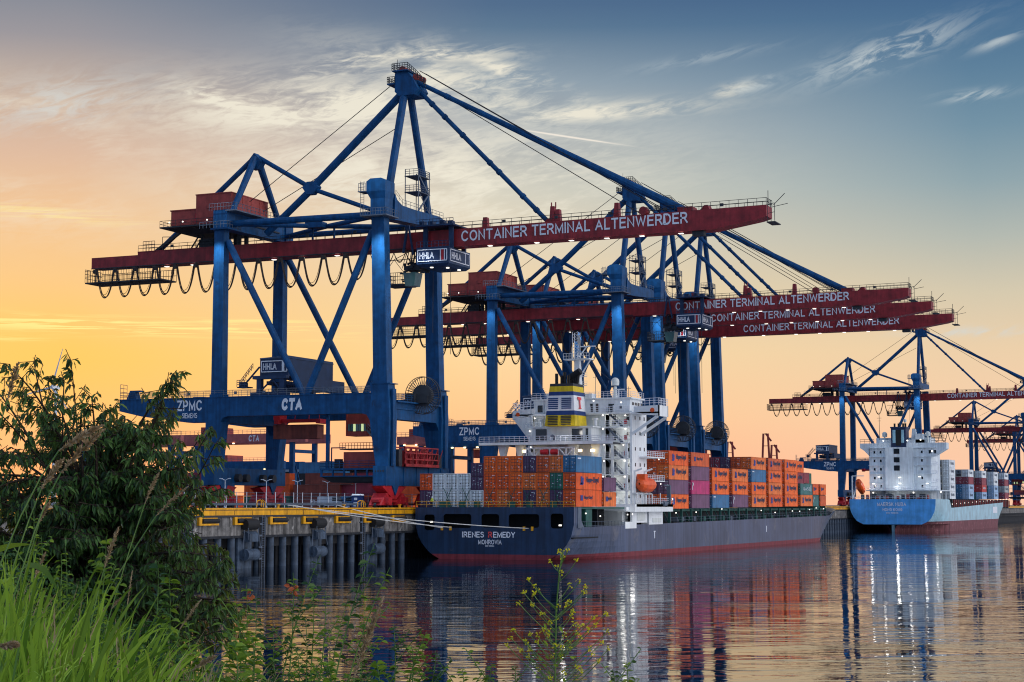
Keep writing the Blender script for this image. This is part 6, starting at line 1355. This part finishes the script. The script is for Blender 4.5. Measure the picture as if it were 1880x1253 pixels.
# ------------------------------------------------------------------ the tree at left
TD = 12.0
root_p = FP(150, 1560, TD + .4)
tree = thing('cherry_tree', root_p, 'dark green cherry tree with drooping narrow leaves filling the left side', 'tree')
tips = [(8, 668), (-20, 700), (62, 664), (88, 700), (40, 720), (130, 662), (118, 700), (105, 735), (168, 730), (150, 755), (205, 752), (238, 778), (262, 790), (318, 688), (308, 704), (296, 738), (316, 768), (384, 792), (366, 806), (395, 816), (350, 880), (330, 860), (372, 905), (300, 838), (270, 805), (200, 800), (150, 800), (40, 790), (90, 830), (0, 760), (20, 830), (60, 760), (180, 770), (225, 800), (250, 830), (272, 775), (288, 762), (230, 765), (255, 812), (285, 830), (300, 800), (330, 812), (345, 830),
        (408, 897), (380, 900), (340, 935), (322, 950), (350, 985), (330, 1010), (375, 1040), (402, 1052), (425, 1070), (445, 1115), (442, 1160), (425, 1180), (395, 1160), (360, 1180), (405, 1110), (330, 1205), (300, 1170), (280, 1220), (345, 1235), (260, 1180), (310, 1225), (370, 1225), (235, 1240)]
for k in range(150): tips.append((rnd.uniform(-120, 345), rnd.uniform(850, 1120)))
for k in range(62): tips.append((rnd.uniform(60, 425), rnd.uniform(1000, 1185)))
for k in range(12): tips.append((rnd.uniform(-60, 250), rnd.uniform(760, 850)))
wood = MB(); fol = MB()
trunk = [root_p, FP(150, 1350, TD + .3), FP(160, 1180, TD + .2), FP(175, 1010, TD + .1), FP(190, 900, TD)]
for a, b, r1, r2 in zip(trunk[:-1], trunk[1:], (.07, .06, .045, .03), (.06, .045, .03, .018)): wood.tube(a, b, r1, 8, r2=r2)
nleaf = 0
for i, (px, py) in enumerate(tips):
    dd = TD + rnd.uniform(-.7, .9)
    tip = FP(px, py, dd)
    base_t = trunk[1].lerp(trunk[3], rnd.random()) if py > 1000 else trunk[2].lerp(trunk[4], rnd.random())
    mid = base_t.lerp(tip, .55) + Vector((0, 0, .22 if px < 330 or py > 850 else -.05)) + rv(.12)
    P_ = bez(base_t, mid, tip, 14)
    for a, b, k in zip(P_[:-1], P_[1:], range(14)): wood.tube(a, b, .016 - .0009 * k, 4, r2=.016 - .0009 * (k + 1))
    for k in range(5 if py > 850 else 9, 15):
        p = P_[min(k, 14)]; dirb = (P_[min(k, 14)] - P_[max(0, k - 1)]).normalized()
        for q in range(2 if k < 14 else 3):
            side = (dirb.cross(Vector((0, 0, 1))) * rnd.choice((-1, 1)) + rv(.5) + dirb * .5).normalized()
            tl = rnd.uniform(.06, .20) * (1 if k < 13 else .6); e = p + side * tl + Vector((0, 0, -tl * .15)); wood.tube(p, e, .003, 3)
            for j in range(rnd.randint(5, 8)):
                lp = p.lerp(e, (j + 1) / 8.0) + rv(.012); ld = (side * .55 + rv(.45) + Vector((0, 0, -.75))).normalized()
                leaf(fol, lp, ld, rv(1) + Vector((0, -.6, .3)), rnd.uniform(.036, .074), rnd.uniform(.013, .021), .25); nleaf += 1
wood.build('trunk', 'bark', tree, root_p); fol.build('crown', 'tree_leaf', tree, root_p)
# ------------------------------------------------------------------ grass
m = MB()
def blade(mb, base, tip, w, bow, seg=6, mi=0):
    ax = (tip - base); s = ax.cross(Vector((FW.x, FW.y, 0)) + rv(.5)).normalized(); up = Vector((0, 0, 1))
    P_ = bez(base, base.lerp(tip, .55) + up * bow, tip, seg); vs = []
    for k, p in enumerate(P_): ww = w * (1 - (k / seg) ** 2.2) * .5 + .0002; vs += [p - s * ww, p + s * ww]
    mb.add(vs, [(2 * k, 2 * k + 1, 2 * k + 3, 2 * k + 2) for k in range(seg)], mi)
for k in range(1500):
    d = rnd.uniform(3.3, 5.6); u = rnd.random() ** 1.1; px = -80 + u * 400; ytop = 1120 + max(0, px) * .50 + rnd.uniform(-70, 180)
    b = FP(px + rnd.uniform(-110, 50), 1330 + rnd.uniform(0, 160), d); tp = FP(px + rnd.uniform(-70, 120), ytop, d + rnd.uniform(-.3, .3))
    blade(m, b, tp, rnd.uniform(.0025, .0068), rnd.uniform(-.03, .12))
for k in range(160):
    d = rnd.uniform(3.4, 5.0); px = rnd.uniform(-60, 250); b = FP(px, 1330 + rnd.uniform(0, 120), d); tp = FP(px + rnd.uniform(-90, 170), 985 + max(0, px) * .6 + rnd.uniform(0, 160), d)
    blade(m, b, tp, rnd.uniform(.007, .013), rnd.uniform(.03, .16), 8)
for a, b, bw, w_ in (((-60, 1040), (62, 1001), .03, .016), ((45, 1040), (112, 1095), .05, .014), ((-80, 1120), (32, 1060), .02, .02), ((-60, 1195), (70, 1130), .02, .018), ((-60, 1230), (60, 1180), .05, .02), ((150, 1290), (240, 1130), .03, .012), ((175, 1290), (182, 1080), 0, .009)):
    blade(m, FP(a[0], a[1], 3.8), FP(b[0], b[1], 3.7), w_, bw, 9)
for k in range(420):
    d = rnd.uniform(4.2, 6.0); px = rnd.uniform(200, 420); b = FP(px + rnd.uniform(-30, 20), 1340, d); tp = FP(px + rnd.uniform(-30, 60), 1190 + (px - 200) * .18 + rnd.uniform(0, 70), d); blade(m, b, tp, rnd.uniform(.003, .007), .02)
tag(m.build('grass', 'grass_blade'), 'bright green long grass in the lower left corner', 'grass', kind='stuff')
# seed headed stalks
ST = [((195, 1130), (266, 925), (292, 868), .010, 5.0, 'straw seed head, right of the tree middle, leaning right over dark leaves'),
      ((150, 1150), (286, 948), (346, 893), .010, 5.2, 'long arching straw seed head pointing at the quay lamp posts'),
      ((150, 1180), (192, 1042), (218, 968), .011, 4.2, 'upright fat straw seed head in the middle of the dark tree'),
      ((40, 1150), (64, 1062), (84, 1014), .008, 4.2, 'short pale seed head above the grass near the left edge'),
      ((210, 1250), (234, 1110), (243, 1048), .005, 4.6, 'thin upright seed head over the dark leaves, right of the fat one'),
      ((300, 1290), (330, 1156), (370, 1101), .007, 4.4, 'slanting seed head in front of the lower right leaves of the tree'),
      ((20, 1120), (72, 960), (92, 923), .010, 4.6, 'brownish seed head, short, upper left over dark leaves'),
      ((-20, 980), (108, 828), (190, 781), .014, 3.6, 'upper of two long arching seed heads before the sunset at left'),
      ((20, 1010), (112, 868), (191, 789), .015, 3.6, 'lower of two long arching seed heads before the sunset at left'),
      ((-50, 900), (14, 735), (34, 666), .012, 3.6, 'blurred tan seed head at the upper left before the yellow sky'),
      ((-10, 1090), (76, 898), (118, 842), .013, 3.8, 'tan seed head between the arching pair and the grass'),
      ((640, 1400), (650, 1245), (704, 1096), .013, 3.0, 'tall pale grass plume rising over the water at bottom centre'),
      ((180, 1180), (205, 1118), (224, 1098), .006, 4.4, 'small curled seed head over the grass tips'),
      ((-30, 1200), (-4, 1188), (34, 1186), .012, 3.0, 'grey brown seed head lying flat at the left edge'),
      ((330, 1300), (352, 1232), (398, 1205), .009, 3.4, 'dark reddish seed head above the water near the bottom')]
for a, b, c, w_, d, lab in ST:
    A, B_, C_ = FP(a[0], a[1], d), FP(b[0], b[1], d), FP(c[0], c[1], d); t = thing('grass_stalk', A, lab, 'grass stalk', 'seed headed grass stalks')
    m = MB(); g0 = A + (A - B_) * 1.6; g0.z = min(g0.z, 8.2); m.path(bez(g0, A, B_, 8), .0016, 4); m.build('stem', 'stem_green', t, A)
    m = MB(); P_ = bez(B_, B_.lerp(C_, .5) + Vector((0, 0, .006)), C_, 22)
    for k, p in enumerate(P_):
        ww = w_ * (math.sin(math.pi * min(1, (k + 1.5) / 24)) ** .6)
        for j in range(7):
            dr = ((C_ - B_).normalized() * .9 + rv(.8)).normalized(); leaf(m, p, dr, rv(1), ww * 1.1, ww * .35, 0)
    m.path(P_, .0014, 4); m.build('seed_head', 'straw', t, A)
# leafy weed shoots in front of the water
WD = [(290, 1030, 268, 1300, 26, 5.0, 0), (310, 1055, 300, 1300, 22, 5.2, 0), (452, 1072, 440, 1330, 16, 5.4, 1), (470, 1090, 452, 1330, 16, 5.6, 0), (432, 1100, 440, 1330, 15, 5.8, 0), (538, 1052, 520, 1330, 16, 5.3, 1), (588, 1020, 500, 1330, 17, 5.3, 0), (575, 1070, 560, 1330, 14, 5.6, 0), (598, 1085, 575, 1330, 13, 5.8, 0), (688, 998, 600, 1330, 19, 5.0, 0), (716, 1042, 620, 1330, 17, 5.0, 0), (668, 1085, 650, 1330, 14, 5.8, 0), (560, 1130, 555, 1330, 13, 5.6, 0), (500, 1150, 490, 1330, 14, 5.5, 0), (640, 1100, 600, 1330, 14, 5.6, 0),
      (722, 1146, 716, 1330, 13, 5.2, 0), (784, 1160, 740, 1330, 15, 5.2, 0), (756, 1185, 745, 1330, 14, 5.0, 0), (800, 1195, 770, 1330, 14, 5.0, 0), (848, 1226, 840, 1330, 13, 5.2, 0), (902, 1218, 870, 1330, 13, 5.2, 0), (945, 1220, 930, 1330, 11, 5.4, 0), (462, 1165, 455, 1330, 22, 4.2, 0), (430, 1180, 425, 1330, 26, 4.0, 0), (500, 1210, 500, 1330, 16, 4.8, 0), (545, 1195, 540, 1330, 13, 5.0, 0), (600, 1215, 605, 1330, 18, 4.4, 0), (660, 1205, 655, 1330, 14, 4.8, 0), (690, 1215, 690, 1330, 22, 4.4, 0), (1150, 1215, 1140, 1330, 12, 5.4, 0), (1125, 1230, 1120, 1330, 12, 5.2, 0),
      (76, 985, 60, 1250, 14, 4.4, 0), (112, 1018, 90, 1260, 14, 4.6, 0), (6, 985, 0, 1250, 13, 4.2, 0), (62, 940, 40, 1240, 13, 4.8, 0), (195, 985, 160, 1260, 20, 4.8, 0), (150, 1060, 120, 1260, 14, 4.6, 0), (40, 1050, 30, 1260, 13, 4.4, 0), (120, 1005, 110, 1260, 12, 4.8, 0), (305, 1160, 300, 1330, 22, 4.4, 0), (345, 1140, 335, 1330, 20, 4.6, 0), (360, 1195, 350, 1330, 24, 4.2, 0)]
NUMW = 0
zone = lambda x: 'in the grass at left' if x < 230 else ('by the tree edge' if x < 460 else ('below the quay piles' if x < 640 else ('below the dark ship stern' if x < 830 else ('near the yellow flowers'))))
ORDN = 'first second third fourth fifth sixth seventh eighth ninth tenth eleventh twelfth thirteenth fourteenth fifteenth'.split()
XS_ = sorted((w_[0], w_[1]) for w_ in WD)
for i, (tx, ty, bx, by, lp_, d, redf) in enumerate(WD):
    A = FP(bx, by, d); C_ = FP(tx, ty, d); g0 = A.copy(); g0.z -= .9 
    hgt = 'tall' if ty < 1060 else ('middling' if ty < 1150 else 'short'); sz = 'broad leaves' if lp_ > 18 else 'small leaves'
    t = thing('weed_shoot', g0, '', 'plant', 'leafy weed shoots on the bank')
    t['label'] = '%s %s weed shoot, %s from left of those %s' % (hgt, sz.split()[0] + ' leaved', ORDN[[q for q in XS_ if zone(q[0]) == zone(tx)].index((tx, ty))], zone(tx))
    m = MB(); mid = A.lerp(C_, .6) + RT * (.02 * (1 if tx < bx + 40 else -1.5)); P_ = [g0] + bez(A, mid, C_, 16)
    for a_, b_, k in zip(P_[:-1], P_[1:], range(17)): m.tube(a_, b_, .0032 - .00014 * k, 4, r2=.0032 - .00014 * (k + 1))
    L = lp_ / FPX * d * 1.22; lm = MB(); side = 1
    for br in range(rnd.randint(2, 4)):
        k0 = rnd.randint(3, 12); s0 = P_[k0]; e0 = s0 + (RT * rnd.choice((-1, 1)) * .6 + Vector((0, 0, .9)) + rv(.2)).normalized() * rnd.uniform(.05, .14)
        m.tube(s0, e0, .0015, 3)
        for j in range(8): dv = (RT * (-1) ** j + Vector((0, 0, .2)) + rv(.5)).normalized(); leaf(lm, s0.lerp(e0, (j + 1) / 8), dv, Vector((0, 0, 1)) + rv(.7), L * rnd.uniform(.5, .85), L * .42, .2)
    for k in range(2, 17):
        for j in range(2):
            side = -side; p = P_[k].lerp(P_[k + 1] if k < 16 else P_[k], rnd.random()); f = 1 - abs(k / 16 - .6) * .6
            dv = (RT * side * rnd.uniform(.5, 1) + FW * rnd.uniform(-.7, .7) + Vector((0, 0, rnd.uniform(-.1, .6)))).normalized(); leaf(lm, p, dv, Vector((0, 0, 1)) + rv(.6), L * f * rnd.uniform(.7, 1.15), L * f * .58, .3)
    m.build('stem', 'stem_green', t, g0); lm.build('leaves', 'weed_leaf' if i % 3 else 'weed_leaf_dark', t, g0)
    if redf:
        m = MB()
        for j in range(9): leaf(m, P_[15] + rv(.012), rv(1), rv(1), L * .7, L * .4, .2)
        m.build('young_leaves', 'red_leaf', t, g0)
# mustard plant with yellow flowers
d = 5.0; A = FP(1018, 1330, d); g0 = A.copy(); g0.z -= .9
t = thing('mustard_plant', g0, 'tall thin branching plant with tiny yellow flowers in front of the water', 'plant')
m = MB(); fl = MB(); lm = MB()
FL = [(1028, 1012), (1042, 1010), (1034, 1022), (1058, 1030), (1011, 1030), (1023, 1040), (1031, 1051), (970, 1065), (983, 1077), (989, 1083), (1064, 1068), (1076, 1079), (1073, 1087), (1045, 1075), (960, 1087), (979, 1091), (976, 1111), (953, 1108), (1046, 1104), (1043, 1110), (1051, 1122), (1050, 1130), (1024, 1114), (1022, 1138), (1010, 1143), (997, 1128), (1112, 1127), (1090, 1134), (1094, 1149), (1081, 1155), (1070, 1148), (1053, 1145), (1062, 1148), (1068, 1170), (1059, 1164), (1006, 1160), (996, 1158), (986, 1166), (972, 1164), (943, 1158), (938, 1172), (965, 1178), (987, 1180), (1008, 1168), (1036, 1166), (1047, 1180), (1031, 1188), (1018, 1186), (973, 1192), (970, 1205), (1014, 1205), (1030, 1205), (1047, 1192), (1082, 1192), (1088, 1205), (1105, 1180), (1118, 1192), (1060, 1225), (1036, 1235), (1010, 1245), (990, 1230), (955, 1195), (932, 1186), (1115, 1160), (1068, 1232), (1100, 1215)]
stemP = [FP(1018, 1330, d), FP(1020, 1200, d), FP(1021, 1120, d), FP(1027, 1050, d), FP(1034, 1012, d)]
m.path([g0] + stemP, .0022, 5)
def on_stem(py):
    ys_ = [1330, 1200, 1120, 1050, 1012]; xs_ = [1018, 1020, 1021, 1027, 1034]
    for k in range(4):
        if ys_[k + 1] <= py <= ys_[k]: f = (ys_[k] - py) / (ys_[k] - ys_[k + 1]); return FP(xs_[k] + (xs_[k + 1] - xs_[k]) * f, py, d)
    return stemP[0]
for px, py in FL:
    dd = d + rnd.uniform(-.05, .05); e = FP(px, py, dd); off = abs(px - 1022); s0 = on_stem(min(1320, py + 12 + off * .75)); m.path(bez(s0, s0.lerp(e, .6) - Vector((0, 0, .012)), e, 5), .0011, 4)
    for j in range(rnd.randint(8, 14)): leaf(fl, e + rv(.006), rv(1) + Vector((0, 0, .3)), rv(1), .006, .005, .1)
for j in range(40):
    py = rnd.uniform(1150, 1300); s0 = on_stem(py); leaf(lm, s0 + rv(.05), rv(1), rv(1), .02, .008, .3)
m.build('stem', 'stem_green', t, g0); fl.build('flowers', 'petal_yellow', t, g0); lm.build('leaves', 'weed_leaf', t, g0)

m = MB()
for k in range(420):
    d = rnd.uniform(3.6, 6.0); px = rnd.uniform(-60, 480); b = FP(px + rnd.uniform(-40, 30), 1340 + rnd.uniform(0, 120), d); tp = FP(px + rnd.uniform(-90, 90), 1040 + max(0, px) * .36 + rnd.uniform(0, 170), d); blade(m, b, tp, rnd.uniform(.002, .005), rnd.uniform(-.01, .12), 7)
tag(m.build('dry_grass', 'straw'), 'thin straw coloured dry stems mixed through the green grass', 'dry grass', kind='stuff')
m = MB()
for k in range(230):
    d = rnd.uniform(4.4, 6.4); px = rnd.uniform(-40, 310); top = 1010 + max(0, px) * .34 + rnd.uniform(0, 150) if px < 300 else 1130 + rnd.uniform(0, 90); b = FP(px + rnd.uniform(-20, 20), 1340, d); tp = FP(px + rnd.uniform(-20, 30), top, d)
    P_ = bez(b, b.lerp(tp, .5) + rv(.03), tp, 10)
    for q, p in enumerate(P_[3:]):
        for j in range(5): leaf(m, p + rv(.012), (rv(1) + Vector((0, 0, .2))).normalized(), Vector((0, 0, 1)) + rv(.8), rnd.uniform(.012, .026) * (1 - q * .06), .011, .25)
tag(m.build('ground_weeds', 'weed_leaf_dark'), 'low mixed small leaved weeds between the grass and the tree', 'weeds', kind='stuff')
